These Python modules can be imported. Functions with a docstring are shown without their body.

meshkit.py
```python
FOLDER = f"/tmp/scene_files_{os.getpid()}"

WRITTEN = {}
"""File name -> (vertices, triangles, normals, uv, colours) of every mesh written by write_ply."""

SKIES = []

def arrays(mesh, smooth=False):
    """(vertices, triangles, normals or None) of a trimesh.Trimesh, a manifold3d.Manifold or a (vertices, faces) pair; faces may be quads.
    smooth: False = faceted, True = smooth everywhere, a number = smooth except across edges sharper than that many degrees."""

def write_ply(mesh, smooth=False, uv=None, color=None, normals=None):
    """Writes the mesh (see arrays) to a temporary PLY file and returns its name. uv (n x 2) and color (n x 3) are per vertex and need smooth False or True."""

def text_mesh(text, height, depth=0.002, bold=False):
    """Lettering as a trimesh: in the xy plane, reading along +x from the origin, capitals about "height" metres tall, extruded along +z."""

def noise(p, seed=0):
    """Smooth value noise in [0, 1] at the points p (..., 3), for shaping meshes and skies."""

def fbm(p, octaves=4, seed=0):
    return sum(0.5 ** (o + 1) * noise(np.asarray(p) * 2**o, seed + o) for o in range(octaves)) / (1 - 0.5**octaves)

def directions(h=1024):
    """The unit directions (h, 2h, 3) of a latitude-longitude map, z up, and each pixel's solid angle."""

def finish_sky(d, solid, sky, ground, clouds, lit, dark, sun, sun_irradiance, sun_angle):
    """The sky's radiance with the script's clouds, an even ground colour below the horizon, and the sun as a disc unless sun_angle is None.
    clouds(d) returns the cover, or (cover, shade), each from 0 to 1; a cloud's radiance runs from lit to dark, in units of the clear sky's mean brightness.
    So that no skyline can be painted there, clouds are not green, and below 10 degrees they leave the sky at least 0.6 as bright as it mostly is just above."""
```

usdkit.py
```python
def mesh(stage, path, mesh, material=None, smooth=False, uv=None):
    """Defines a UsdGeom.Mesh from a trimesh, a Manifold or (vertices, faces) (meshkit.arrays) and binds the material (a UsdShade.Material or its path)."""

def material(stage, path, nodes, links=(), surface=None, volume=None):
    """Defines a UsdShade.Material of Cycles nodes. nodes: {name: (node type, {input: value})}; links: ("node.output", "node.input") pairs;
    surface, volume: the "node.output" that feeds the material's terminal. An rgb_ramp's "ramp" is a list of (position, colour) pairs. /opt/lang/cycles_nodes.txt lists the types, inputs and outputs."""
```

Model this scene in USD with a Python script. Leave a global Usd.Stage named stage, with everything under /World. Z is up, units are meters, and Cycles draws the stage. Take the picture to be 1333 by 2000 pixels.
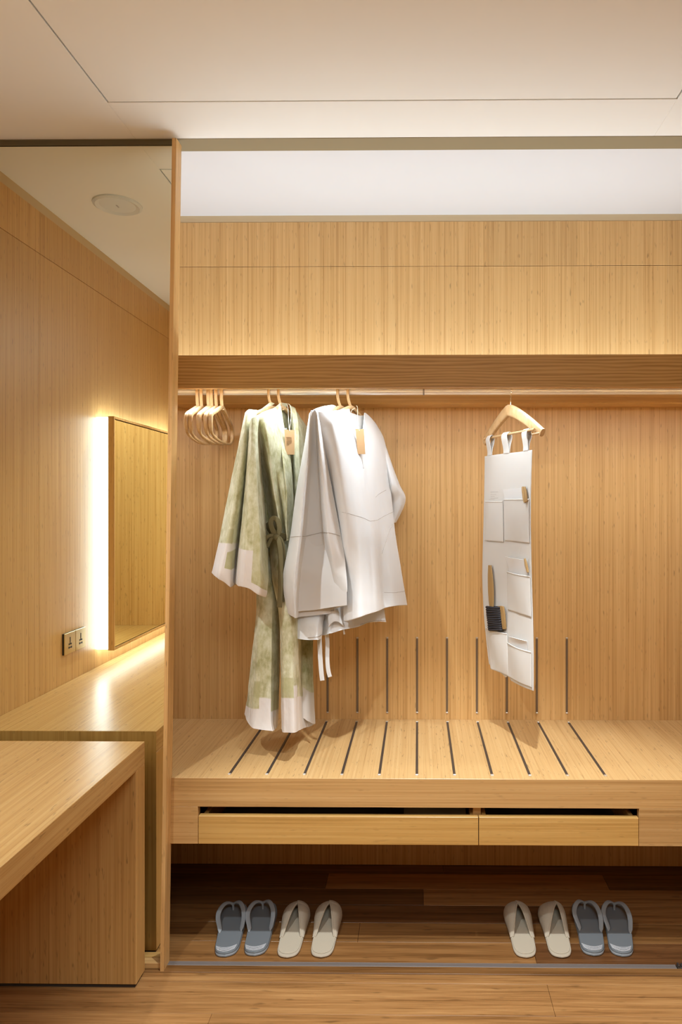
import math, random
import numpy as np, trimesh
from scipy.interpolate import PchipInterpolator
from pxr import Usd, UsdGeom, UsdLux, UsdShade, Gf, Sdf, Vt
import usdkit, meshkit

random.seed(7); rng = np.random.default_rng(7)
stage = Usd.Stage.CreateInMemory()
UsdGeom.SetStageUpAxis(stage, UsdGeom.Tokens.z); UsdGeom.SetStageMetersPerUnit(stage, 1.0)
UsdGeom.Xform.Define(stage, '/World'); UsdGeom.Scope.Define(stage, '/World/Looks')

# ------------------------------------------------------------------ camera, exposure
F, U0, V0, EYE, YAW = 1333.0, 803.0, 983.0, 1.45, math.radians(0.6)
cam = UsdGeom.Camera.Define(stage, '/World/Camera')
cam.CreateFocalLengthAttr(24.0); cam.CreateHorizontalApertureAttr(24.0); cam.CreateVerticalApertureAttr(24.0 * 2000 / 1333)
cam.CreateHorizontalApertureOffsetAttr((666.5 - U0) / 1333 * 24); cam.CreateVerticalApertureOffsetAttr(-(1000 - V0) / 1333 * 24)
cam.CreateClippingRangeAttr(Gf.Vec2f(0.02, 50))
cam.AddTranslateOp().Set(Gf.Vec3d(0, 0, EYE)); cam.AddRotateXYZOp().Set(Gf.Vec3f(90, 0, math.degrees(YAW)))
cam.GetExposureAttr().Set(0.0)

# ------------------------------------------------------------------ light levels (the lamps themselves are built further down)
UP_LED, UP2_LED, DOWN_LED, SPOT_A, FILL_SPOT_B, FILL_SPOT_D, ROOM_FILL, VANITY = 19.0, 22.0, 84.0, 2900.0, 7400.0, 2800.0, 13.5, 8.0

LEDC, UPC, DOWNC = (0.80, 0.93, 1.05), (0.75, 0.95, 1.12), (0.88, 0.95, 1.0)

# ------------------------------------------------------------------ helpers
def at(u, v, y):
    """The point of the photograph's pixel (u, v) at depth y in the room."""
    dx, dz = (u - U0) / F, -(v - V0) / F
    c, s = math.cos(YAW), math.sin(YAW)
    x, d = dx * c - s, dx * s + c
    return np.array([x * y / d, y, EYE + dz * y / d])

COUNT = {}
def numbered(parent, name):
    k = COUNT.get((parent, name), 0); COUNT[(parent, name)] = k + 1
    return name if k == 0 else f'{name}_{k:03d}'

def path_of(p): return '/World' if p is None else str(p.GetPath())

def meta(p, label=None, cat=None, group=None, kind=None):
    for k, v in (('label', label), ('category', cat), ('group', group), ('kind', kind)):
        if v: p.SetCustomDataByKey(k, v)
    return p

def thing(name, label=None, cat=None, loc=(0, 0, 0), rz=0, group=None, kind=None):
    x = UsdGeom.Xform.Define(stage, '/World/' + numbered('/World', name))
    x.AddTranslateOp().Set(Gf.Vec3d(*map(float, loc)))
    if rz: x.AddRotateZOp().Set(math.degrees(rz))
    x.GetPrim().SetCustomDataByKey('origin', Gf.Vec3d(*map(float, loc)))
    o = x.GetPrim(); o.ClearCustomDataByKey('origin')
    ORIGIN[str(o.GetPath())] = (np.array(loc, float), rz)
    return meta(o, label, cat, group, kind)
ORIGIN = {}

def obj(name, m, mat, parent=None, smooth=30, local=False, label=None, **attrs):
    """One Mesh under parent (a thing or a part), or under /World. m is in world coordinates unless local."""
    pp = path_of(parent)
    if not local and parent is not None:
        loc, rz = ORIGIN['/' + '/'.join(pp.split('/')[1:3])]
        v, f = (m.vertices, m.faces) if hasattr(m, 'vertices') else m
        v = np.asarray(v) - loc
        if rz:
            c, s = math.cos(-rz), math.sin(-rz); v = np.stack([v[:, 0] * c - v[:, 1] * s, v[:, 0] * s + v[:, 1] * c, v[:, 2]], 1)
        m = (v, f)
    pth = pp + '/' + numbered(pp, name)
    g = usdkit.mesh(stage, pth, m, mat, smooth=smooth)
    for k, a in attrs.items():
        UsdGeom.PrimvarsAPI(g).CreatePrimvar(k, Sdf.ValueTypeNames.FloatArray, 'vertex').Set(Vt.FloatArray.FromNumpy(np.asarray(a, np.float32)))
    p = g.GetPrim(); ORIGIN.setdefault(str(p.GetPath()), (np.zeros(3), 0))
    return meta(p, label)

def dup(root, loc, rz, label, group=None):
    was = root.GetCustomData(); name = root.GetName().rstrip('0123456789').rstrip('_')
    r = thing(name, label, was['category'], loc, rz, group or was.get('group'))
    r.GetReferences().AddInternalReference(root.GetPath()); r.SetInstanceable(True)
    return r

def cat(*ms): return trimesh.util.concatenate([trimesh.Trimesh(*( (m.vertices, m.faces) if hasattr(m, 'vertices') else m), process=False) for m in ms])

def box(x0, x1, y0, y1, z0, z1, b=0.0015):
    lo, hi = np.array([x0, y0, z0]), np.array([x1, y1, z1])
    b = min(b, (hi - lo).min() * 0.3)
    pts = []
    for sx in (0, 1):
        for sy in (0, 1):
            for sz in (0, 1):
                c = np.where([sx, sy, sz], hi, lo); d = np.where([sx, sy, sz], -1, 1) * b
                for k in range(3):
                    q = c + d; q[k] = c[k]; pts.append(q)
    return trimesh.convex.convex_hull(np.array(pts))

def prism(poly, z0, z1, axis='z'):
    from shapely.geometry import Polygon
    m = trimesh.creation.extrude_polygon(Polygon(poly) if not hasattr(poly, 'area') else poly, z1 - z0, engine='earcut')
    m.apply_translation([0, 0, z0]); return m

def frame(pts, up, closed):
    p = np.asarray(pts, float); n = len(p)
    t = np.roll(p, -1, 0) - np.roll(p, 1, 0) if closed else np.gradient(p, axis=0)
    t /= np.maximum(np.linalg.norm(t, axis=1, keepdims=True), 1e-9)
    up = np.broadcast_to(np.asarray(up, float), p.shape)
    a = np.cross(t, up); a /= np.maximum(np.linalg.norm(a, axis=1, keepdims=True), 1e-9)
    return p, a, np.cross(a, t)

def sweep(pts, ra, rb, up=(0, 0, 1), n=10, closed=False, power=2.0):
    """A tube of elliptic (or, power > 2, squarish) section ra x rb along pts; ra, rb may vary along it."""
    p, a, b = frame(pts, up, closed); k = len(p)
    ra, rb = np.broadcast_to(ra, k), np.broadcast_to(rb, k)
    th = np.arange(n) / n * 2 * np.pi
    c, s = np.cos(th), np.sin(th)
    c, s = np.sign(c) * abs(c) ** (2 / power), np.sign(s) * abs(s) ** (2 / power)
    v = (p[:, None] + a[:, None] * (ra[:, None] * c)[..., None] + b[:, None] * (rb[:, None] * s)[..., None]).reshape(-1, 3)
    f = []
    for i in range(k if closed else k - 1):
        j = (i + 1) % k
        for q in range(n):
            r = (q + 1) % n
            f += [[i * n + q, i * n + r, j * n + r], [i * n + q, j * n + r, j * n + q]]
    if not closed:
        v = np.vstack([v, p[0], p[-1]])
        for q in range(n):
            r = (q + 1) % n
            f += [[len(v) - 2, r, q], [len(v) - 1, (k - 1) * n + q, (k - 1) * n + r]]
    m = trimesh.Trimesh(v, f, process=False); 
    if m.volume < 0: m.invert()
    return m

def curve(ctrl, n, closed=False):
    c = np.asarray(ctrl, float)
    if closed:
        c = np.vstack([c[-2:], c, c[:3]]); s = np.linspace(2, len(c) - 3, n + 1)[:-1]
    else: s = np.linspace(0, len(c) - 1, n)
    from scipy.interpolate import CubicSpline
    return CubicSpline(np.arange(len(c)), c, axis=0)(s)

def grid_normals(P):
    du, dv = np.gradient(P, axis=1), np.gradient(P, axis=0)
    n = np.cross(du, dv); return n / np.maximum(np.linalg.norm(n, axis=2, keepdims=True), 1e-9)

def surface(rows, nr=90, nc=60):
    """Rows of control points (world), the same number in each, as a smooth fine grid."""
    P = np.asarray(rows, float)
    P = PchipInterpolator(np.arange(P.shape[0]), P, axis=0)(np.linspace(0, P.shape[0] - 1, nr))
    return PchipInterpolator(np.arange(P.shape[1]), P, axis=1)(np.linspace(0, P.shape[1] - 1, nc))

def wrinkle(P, amp, seed, across=55.0, down=4.0, grow=True):
    nr, nc = P.shape[:2]; N = grid_normals(P)
    s = P[..., 0] * 0.8 - P[..., 1] * 1.0; h = P[..., 2]
    q = np.stack([s * across * 0.5, h * down, np.full_like(h, seed)], -1)
    w = meshkit.fbm(q, 3, seed) - 0.5
    w2 = meshkit.fbm(np.stack([s * 40 + h * 22, h * 30 - s * 9, np.full_like(h, seed + 3.3)], -1), 3, seed + 5) - 0.5
    g = np.linspace(0.35, 1, nr)[:, None] if grow else 1.0
    return P + N * ((w * amp * 2 * g + w2 * amp * 0.55)[..., None])

def grid_mesh(P, closed=False):
    nr, nc = P.shape[:2]; f = []
    idx = np.arange(nr * nc).reshape(nr, nc)
    if closed: idx = np.hstack([idx, idx[:, :1]])
    a, b, c, d = idx[:-1, :-1], idx[:-1, 1:], idx[1:, 1:], idx[1:, :-1]
    f = np.vstack([np.stack([a, d, c], -1).reshape(-1, 3), np.stack([a, c, b], -1).reshape(-1, 3)])
    return P.reshape(-1, 3), f

def cloth(P, t=0.0022):
    """A grid of points as a sheet of cloth of thickness t."""
    nr, nc = P.shape[:2]; N = grid_normals(P)
    v1, f = grid_mesh(P + N * t / 2); v2, _ = grid_mesh(P - N * t / 2); k = len(v1)
    idx = np.arange(nr * nc).reshape(nr, nc)
    ring = np.concatenate([idx[0, :-1], idx[:-1, -1], idx[-1, :0:-1], idx[:0:-1, 0]]); nx = np.roll(ring, -1)
    side = np.vstack([np.stack([ring, nx, nx + k], -1), np.stack([ring, nx + k, ring + k], -1)])
    return np.vstack([v1, v2]), np.vstack([f, f[:, ::-1] + k, side])

def pix(rows): return [[at(*c) for c in r] for r in rows]

def pouch(rows, back=0.05, nr=90, nc=50, amp=0.0, seed=0, shift=0.0, **kw):
    """A hanging tube of cloth: front control rows in pixels with depths, and a back a little behind them."""
    W = np.array(pix(rows), float)
    Pf = surface(W, nr, nc)
    if amp: Pf = wrinkle(Pf, amp, seed, **kw)
    e = np.linspace(0, 1, nc)[None, :, None]
    chord = Pf[:, :1] * (1 - e) + Pf[:, -1:] * e
    Pb = chord + np.array([shift, back, 0]) * np.sin(np.pi * e) 
    Pb = Pb + 0.25 * (Pf - chord) * np.array([0, 0, 1])
    P = np.concatenate([Pf, Pb[:, -2:0:-1]], 1)
    return P, Pf

def tube_mesh(P):
    v, f = grid_mesh(P, True)
    top = len(v); nr, nc = P.shape[:2]
    v = np.vstack([v, P[0].mean(0)]); q = np.arange(nc)
    cap = np.stack([np.full(nc, top), q, (q + 1) % nc], -1)
    return v, np.vstack([f, cap])

# ------------------------------------------------------------------ materials
M = {}
def mat(name, nodes, links, surface='p.BSDF'):
    M[name] = usdkit.material(stage, '/World/Looks/' + name, nodes, links, surface=surface); return M[name]

def plain(name, color, rough=0.5, bump=0.0, scale=300, **kw):
    n = {'p': ('principled_bsdf', dict(base_color=color, roughness=rough, **kw))}; l = []
    if bump:
        n['g'] = ('geometry', {}); n['m'] = ('mapping', {'scale': (scale, scale, scale)}); n['n'] = ('noise_texture', {'scale': 1.0, 'detail': 3.0}); n['b'] = ('bump', {'strength': bump, 'distance': 0.001})
        l = [('g.position', 'm.vector'), ('m.vector', 'n.vector'), ('n.fac', 'b.height'), ('b.normal', 'p.normal')]
    return mat(name, n, l)

def wood(name, dark, mid, light, axis, rough=0.38, a1=(125, 0.9), a2=(440, 4), a3=(150, 26), knot=0.35, vary=0.08, spec=0.4):
    def sc(ac, al): return tuple(al if k == axis else ac for k in range(3))
    n = {'g': ('geometry', {}), 'oi': ('object_info', {}),
         'off': ('combine_xyz', {}), 'mo': ('math', {'math_type': 'multiply', 'value2': 37.0}), 'ad': ('mix_color', {'blend_type': 'add', 'fac': 1.0, 'use_clamp': False}),
         'm1': ('mapping', {'scale': sc(*a1)}), 'm2': ('mapping', {'scale': sc(*a2)}), 'm3': ('mapping', {'scale': sc(*a3)}),
         'n1': ('noise_texture', {'scale': 1.0, 'detail': 2.0}), 'n2': ('noise_texture', {'scale': 1.0, 'detail': 2.5}), 'n3': ('noise_texture', {'scale': 1.0, 'detail': 1.0}),
         'w1': ('math', {'math_type': 'multiply', 'value2': 0.62}), 'w2': ('math', {'math_type': 'multiply_add', 'value2': 0.38}),
         'r': ('rgb_ramp', {'ramp': [(0.30, dark), (0.48, mid), (0.68, light)]}),
         'kr': ('rgb_ramp', {'ramp': [(0.66, (1, 1, 1)), (0.78, (1 - knot, 1 - knot, 1 - knot))]}),
         'k': ('mix_color', {'blend_type': 'multiply', 'fac': 1.0}),
         'tv': ('map_range', {'from_min': 0, 'from_max': 1, 'to_min': 1 - vary, 'to_max': 1 + vary * 0.5}),
         'hv': ('hsv', {'hue': 0.5, 'saturation': 1.0}),
         'b': ('bump', {'strength': 0.12, 'distance': 0.001}),
         'p': ('principled_bsdf', {'roughness': rough, 'specular_ior_level': spec})}
    l = [('oi.random', 'mo.value1'), ('mo.value', 'off.x'), ('mo.value', 'off.y'), ('mo.value', 'off.z'), ('g.position', 'ad.a'), ('off.vector', 'ad.b')]
    l = [(a, b) for a, b in l]
    for k in '123': l += [('g.position', f'm{k}.vector'), (f'm{k}.vector', f'n{k}.vector')]
    l += [('n1.fac', 'w1.value1'), ('n2.fac', 'w2.value1'), ('w1.value', 'w2.value3'), ('w2.value', 'r.fac'), ('n3.fac', 'kr.fac'), ('r.color', 'k.a'), ('kr.color', 'k.b'),
          ('oi.random', 'tv.value'), ('tv.result', 'hv.value'), ('k.result', 'hv.color'), ('hv.color', 'p.base_color'), ('n2.fac', 'b.height'), ('b.normal', 'p.normal')]
    for k in ('off', 'mo', 'ad'): n.pop(k)
    l = [x for x in l if not any(s.split('.')[0] in ('off', 'mo', 'ad') for s in x)]
    return mat(name, n, l)

BD, BM, BL = (0.49, 0.265, 0.088), (0.65, 0.388, 0.148), (0.74, 0.475, 0.205)
wood('bamboo_upright', BD, BM, BL, 2)
wood('bamboo_upright_side', BD, BM, BL, 2, rough=0.43, spec=0.55)
wood('bamboo_along_x', (0.40, 0.215, 0.072), (0.53, 0.305, 0.112), (0.61, 0.375, 0.155), 0, rough=0.34, knot=0.15)
wood('bamboo_along_y', (0.46, 0.265, 0.10), (0.58, 0.36, 0.15), (0.65, 0.43, 0.195), 1, rough=0.30)
wood('bamboo_desk', (0.47, 0.255, 0.08), (0.59, 0.35, 0.125), (0.66, 0.42, 0.17), 1, rough=0.29, spec=0.5)
wood('bamboo_desk_upright', (0.44, 0.235, 0.07), (0.57, 0.325, 0.105), (0.64, 0.385, 0.14), 2, rough=0.4)
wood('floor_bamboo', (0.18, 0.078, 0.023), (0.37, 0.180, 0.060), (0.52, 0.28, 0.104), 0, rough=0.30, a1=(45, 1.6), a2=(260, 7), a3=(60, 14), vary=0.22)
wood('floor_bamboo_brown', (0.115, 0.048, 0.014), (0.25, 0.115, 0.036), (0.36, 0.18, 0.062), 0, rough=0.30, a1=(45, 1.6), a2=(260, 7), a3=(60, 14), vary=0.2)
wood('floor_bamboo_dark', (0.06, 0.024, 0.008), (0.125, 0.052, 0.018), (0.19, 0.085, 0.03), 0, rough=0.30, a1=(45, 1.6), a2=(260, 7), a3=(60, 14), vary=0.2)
wood('bamboo_rail', (0.56, 0.31, 0.10), (0.70, 0.42, 0.15), (0.78, 0.50, 0.20), 0, rough=0.4, knot=0.1)
wood('drawer_bamboo', (0.42, 0.225, 0.055), (0.56, 0.32, 0.092), (0.63, 0.385, 0.125), 0, rough=0.36, a1=(90, 1.2), knot=0.15)
wood('hanger_bamboo', (0.55, 0.34, 0.15), (0.66, 0.43, 0.21), (0.72, 0.50, 0.27), 2, rough=0.28, a1=(60, 20), a2=(200, 40), knot=0.2, vary=0.05)
mat('oak_along_x', {'g': ('geometry', {}), 'm': ('mapping', {'scale': (0.7, 7, 7)}), 'w': ('wave_texture', {'wave_type': 'bands', 'bands_direction': 'z', 'scale': 4.0, 'distortion': 9.0, 'detail': 3.0, 'detail_scale': 0.8}),
    'm2': ('mapping', {'scale': (5, 260, 260)}), 'n': ('noise_texture', {'scale': 1.0, 'detail': 3.0}), 'x': ('mix_float', {'fac': 0.68}),
    'r': ('rgb_ramp', {'ramp': [(0.25, (0.34, 0.175, 0.045)), (0.5, (0.46, 0.255, 0.075)), (0.75, (0.54, 0.315, 0.105))]}), 'p': ('principled_bsdf', {'roughness': 0.5, 'specular_ior_level': 0.3})},
    [('g.position', 'm.vector'), ('m.vector', 'w.vector'), ('g.position', 'm2.vector'), ('m2.vector', 'n.vector'), ('w.fac', 'x.a'), ('n.fac', 'x.b'), ('x.result', 'r.fac'), ('r.color', 'p.base_color')])
plain('ceiling_paint', (0.84, 0.81, 0.735), 0.75, bump=0.05, scale=160)
plain('niche_white', (0.70, 0.685, 0.67), 0.8)
plain('tan_paint', (0.66, 0.52, 0.32), 0.7)
plain('head_track', (0.27, 0.21, 0.11), 0.6)
plain('plain_wall', (0.60, 0.50, 0.36), 0.8)
plain('dark_gap', (0.05, 0.04, 0.03), 0.9)
plain('dark_void', (0.012, 0.008, 0.006), 0.95)
plain('steel_strip', (0.09, 0.075, 0.065), 0.4, metallic=0.5)
plain('bronze_strip', (0.20, 0.145, 0.095), 0.45, metallic=0.3)
plain('strip_cap', (0.75, 0.70, 0.62), 0.3, metallic=0.7)
plain('aluminium', (0.23, 0.195, 0.175), 0.6, metallic=0.3)
plain('channel_shade', (0.11, 0.088, 0.04), 0.6)  # dark colour stands in for the shade above the mirror
plain('chrome', (0.90, 0.88, 0.86), 0.14, metallic=1.0)
plain('satin_rail', (0.86, 0.83, 0.81), 0.28, metallic=0.35)
plain('brass', (0.62, 0.50, 0.27), 0.32, metallic=0.85)
plain('socket_black', (0.02, 0.018, 0.015), 0.6)
plain('speaker_white', (0.70, 0.70, 0.66), 0.6)
plain('mirror_silver', (0.89, 0.89, 0.75), 0.0, metallic=1.0)
plain('mirror_bronze', (0.92, 0.93, 0.72), 0.0, metallic=1.0)
plain('kraft_card', (0.50, 0.30, 0.14), 0.85)
plain('kraft_print', (0.27, 0.15, 0.07), 0.85)
plain('string', (0.70, 0.62, 0.45), 0.9)
plain('white_cotton', (0.745, 0.735, 0.715), 0.9, bump=0.12, scale=900, sheen_weight=0.15)
plain('canvas', (0.68, 0.655, 0.61), 0.92, bump=0.2, scale=1100)
plain('thread_grey', (0.50, 0.46, 0.41), 0.9)
plain('print_grey', (0.50, 0.47, 0.43), 0.9)
plain('slipper_linen', (0.52, 0.45, 0.34), 0.95, bump=0.4, scale=900)
plain('slipper_linen_inside', (0.55, 0.48, 0.36), 0.95, bump=0.4, scale=700)
plain('rubber_grey', (0.165, 0.182, 0.192), 0.65, bump=0.1, scale=900)
plain('rubber_light', (0.30, 0.325, 0.34), 0.55)
plain('rubber_white', (0.62, 0.62, 0.63), 0.6)
plain('rubber_dark', (0.07, 0.075, 0.085), 0.7)
plain('brush_wood', (0.45, 0.28, 0.11), 0.5, bump=0.1, scale=120)
plain('cord_black', (0.022, 0.02, 0.025), 0.7)
plain('drawer_lining', (0.20, 0.185, 0.15), 0.8)
def emit(name, color, strength):
    mat(name, {'p': ('principled_bsdf', {'base_color': (0.8, 0.8, 0.8), 'emission_color': color, 'emission_strength': strength})}, [])
emit('vanity_diffuser', (0.80, 0.97, 1.15), VANITY)
emit('led_diffuser', (1.0, 0.95, 0.90), 4.0)
# tie-dyed green cotton: "mask" is 0 on the green cloth, 1 on the pale border, and 0.5 on the dark printed blocks
mat('green_cotton', {'g': ('geometry', {}), 'm': ('mapping', {'scale': (16, 16, 16)}), 'n': ('noise_texture', {'scale': 1.0, 'detail': 5.0, 'roughness': 0.62}),
    'm2': ('mapping', {'scale': (90, 90, 45)}), 'n2': ('noise_texture', {'scale': 1.0, 'detail': 3.0}), 'x': ('mix_float', {'fac': 0.35}),
    'r': ('rgb_ramp', {'ramp': [(0.36, (0.39, 0.365, 0.175)), (0.47, (0.55, 0.525, 0.315)), (0.60, (0.70, 0.68, 0.49))]}),
    'a': ('attribute', {'attribute': 'border'}), 'a2': ('attribute', {'attribute': 'block'}),
    'c1': ('mix_color', {'b': (0.76, 0.71, 0.66)}), 'c2': ('mix_color', {'b': (0.44, 0.41, 0.20)}), 'bf': ('math', {'math_type': 'multiply', 'value2': 0.8}),
    'b': ('bump', {'strength': 0.1, 'distance': 0.001}), 'p': ('principled_bsdf', {'roughness': 0.92, 'sheen_weight': 0.1})},
    [('g.position', 'm.vector'), ('m.vector', 'n.vector'), ('g.position', 'm2.vector'), ('m2.vector', 'n2.vector'), ('n.fac', 'x.a'), ('n2.fac', 'x.b'), ('x.result', 'r.fac'),
     ('r.color', 'c1.a'), ('a.fac', 'c1.fac'), ('c1.result', 'c2.a'), ('a2.fac', 'bf.value1'), ('bf.value', 'c2.fac'), ('c2.result', 'p.base_color'), ('n2.fac', 'b.height'), ('b.normal', 'p.normal')])
plain('belt_cotton', (0.19, 0.16, 0.075), 0.9, bump=0.15, scale=500)

# ------------------------------------------------------------------ lamps
def rect_light(parent, center, w, h, rot, power, color=(1, 1, 1)):
    pth = path_of(parent) + '/' + numbered(path_of(parent), 'lamp')
    r = UsdLux.RectLight.Define(stage, pth)
    r.CreateWidthAttr(w); r.CreateHeightAttr(h); r.CreateIntensityAttr(power); r.CreateColorAttr(Gf.Vec3f(*color))
    loc, rz = ORIGIN.get(path_of(parent), (np.zeros(3), 0))
    c = np.asarray(center, float) - loc
    r.AddTranslateOp().Set(Gf.Vec3d(*map(float, c))); r.AddRotateXYZOp().Set(Gf.Vec3f(*rot))
    return r

# ------------------------------------------------------------------ the room
CEIL, NICHE, YB, YF, XL, XR = 2.597, 2.606, 2.734, 2.144, -1.44, 1.30

fl = thing('floor', 'warm brown bamboo plank floor', None, kind='structure')
obj('subfloor', box(XL - .1, XR + .1, -2.6, 2.80, -0.06, -0.014), M['dark_gap'], fl)
def plank_rows(y0, y1, w, joints, tones):
    y, k = y0, 0
    while y < y1 - 1e-6:
        e = min(y + w, y1); xs = [XL] + joints[k % len(joints)] + [XR]
        for q, (a, b) in enumerate(zip(xs[:-1], xs[1:])):
            obj('plank', box(a + .0004, b - .0004, y + .0004, e - .0004, -0.014, 0.0, 0.0008), M[tones[k % len(tones)][q]], fl)
        y, k = e, k + 1
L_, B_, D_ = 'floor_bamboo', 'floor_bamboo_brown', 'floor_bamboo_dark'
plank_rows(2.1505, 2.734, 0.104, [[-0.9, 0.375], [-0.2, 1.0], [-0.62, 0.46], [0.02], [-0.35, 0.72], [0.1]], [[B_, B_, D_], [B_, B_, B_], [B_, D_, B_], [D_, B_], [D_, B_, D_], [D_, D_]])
plank_rows(2.061 - 0.128 * 7, 2.061, 0.128, [[-0.4, 0.8], [-1.1, 0.1], [-0.6], [0.3], [-0.2, 1.0], [-0.586, 0.9], [0.389]], [[L_, L_, L_]])
obj('plank', box(XL, XR, 2.0614, 2.1006, -0.014, 0.0, 0.0008), M['floor_bamboo'], fl)
obj('plank', box(XL, XR, -2.5, 2.061 - 0.128 * 7 - .0008, -0.014, 0.0, 0.0008), M['floor_bamboo'], fl)
tr = thing('trim_1', 'wooden threshold strip in front of the closet floor', None, kind='structure')
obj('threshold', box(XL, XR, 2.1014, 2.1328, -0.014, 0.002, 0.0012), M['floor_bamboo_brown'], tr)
tk = thing('door_track', 'brushed aluminium sliding door track along the closet threshold', 'door track', (0, 2.128, 0))
obj('rail', box(-1.43, 0.808, 2.1335, 2.150, -0.014, 0.0018, 0.001), M['aluminium'], tk)
obj('lip', box(-1.43, 0.808, 2.1485, 2.150, 0.0012, 0.0030, 0.0005), M['aluminium'], tk)
dg = thing('door_guide', 'small dark brown door guide at the right end of the floor track', 'door guide', (0.83, 2.142, 0))
obj('block', cat(box(0.810, 0.850, 2.1332, 2.150, -0.014, 0.003, 0.001), box(0.811, 0.817, 2.134, 2.149, 0.002, 0.011, 0.001), box(0.822, 0.842, 2.137, 2.149, 0.002, 0.009, 0.001)), M['steel_strip'], dg)

wb = thing('wall_back', 'bamboo panelled wall at the back of the open closet', None, kind='structure')
obj('backing', box(XL, XR, YB + .006, YB + .1, 0, 2.66), M['dark_gap'], wb)
xs = [XL] + [x for x in np.arange(-0.80 - 0.359, XR - .05, 0.359)] + [XR]
for a, b in zip(xs[:-1], xs[1:]):
    obj('panel', box(a + .0001, b - .0001, YB, YB + .006, 0.001, 2.3988, .0003), M['bamboo_upright'], wb)
    obj('panel', box(a + .0001, b - .0001, YB, YB + .006, 2.4006, 2.578, .0006), M['bamboo_upright'], wb)
for i in range(11):
    x = -0.602 + 0.1197 * i
    s = obj('luggage_strip', box(x - .0042, x + .0042, YB - .003, YB + .001, 0.615, 0.908, .001), M['bronze_strip'], wb)
    obj('cap', cat(box(x - .0045, x + .0045, YB - .0038, YB + .001, 0.908, 0.914, .001), box(x - .0045, x + .0045, YB - .0038, YB + .001, 0.609, 0.615, .001)), M['strip_cap'], s)
t2 = thing('trim_2', 'tan painted strip between the bamboo wall and the closet ceiling', None, kind='structure')
obj('strip', box(XL, XR, YB + .003, YB + .02, 2.578, 2.66), M['tan_paint'], t2)

wl = thing('wall_left', 'bamboo panelled left wall behind the desk', None, kind='structure')
obj('backing', box(XL - .1, XL - .006, -2.5, YB + .1, 0, 2.66), M['dark_gap'], wl)
ys = list(np.arange(-2.5, YB, 0.6)) + [YB]
for a, b in zip(ys[:-1], ys[1:]):
    obj('panel', box(XL - .006, XL, a + .0003, b - .0003, 0.001, 2.3988, .0006), M['bamboo_upright_side'], wl)
    obj('panel', box(XL - .006, XL, a + .0003, b - .0003, 2.4006, 2.56, .0006), M['bamboo_upright_side'], wl)
t3 = thing('trim_3', 'tan painted strip between the left wall and the ceiling', None, kind='structure')
obj('strip', box(XL - .02, XL - .003, -2.5, 2.14, 2.56, 2.60), M['tan_paint'], t3)
wr = thing('wall_right', 'right side wall outside the picture', None, kind='structure')
obj('panel', box(XR, XR + .1, -2.5, YB + .1, 0, 2.66), M['bamboo_upright_side'], wr)
wn = thing('wall_near', 'bamboo wall at the near end of the desk, seen in the vanity mirror', None, kind='structure')
obj('panel', box(XL, -0.62, 0.06, 0.19, 0, CEIL), M['bamboo_upright'], wn)
wf = thing('wall_front', 'plain wall behind the camera', None, kind='structure')
obj('panel', box(XL - .1, XR + .1, -2.6, -2.5, 0, 2.66), M['plain_wall'], wf)

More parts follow.
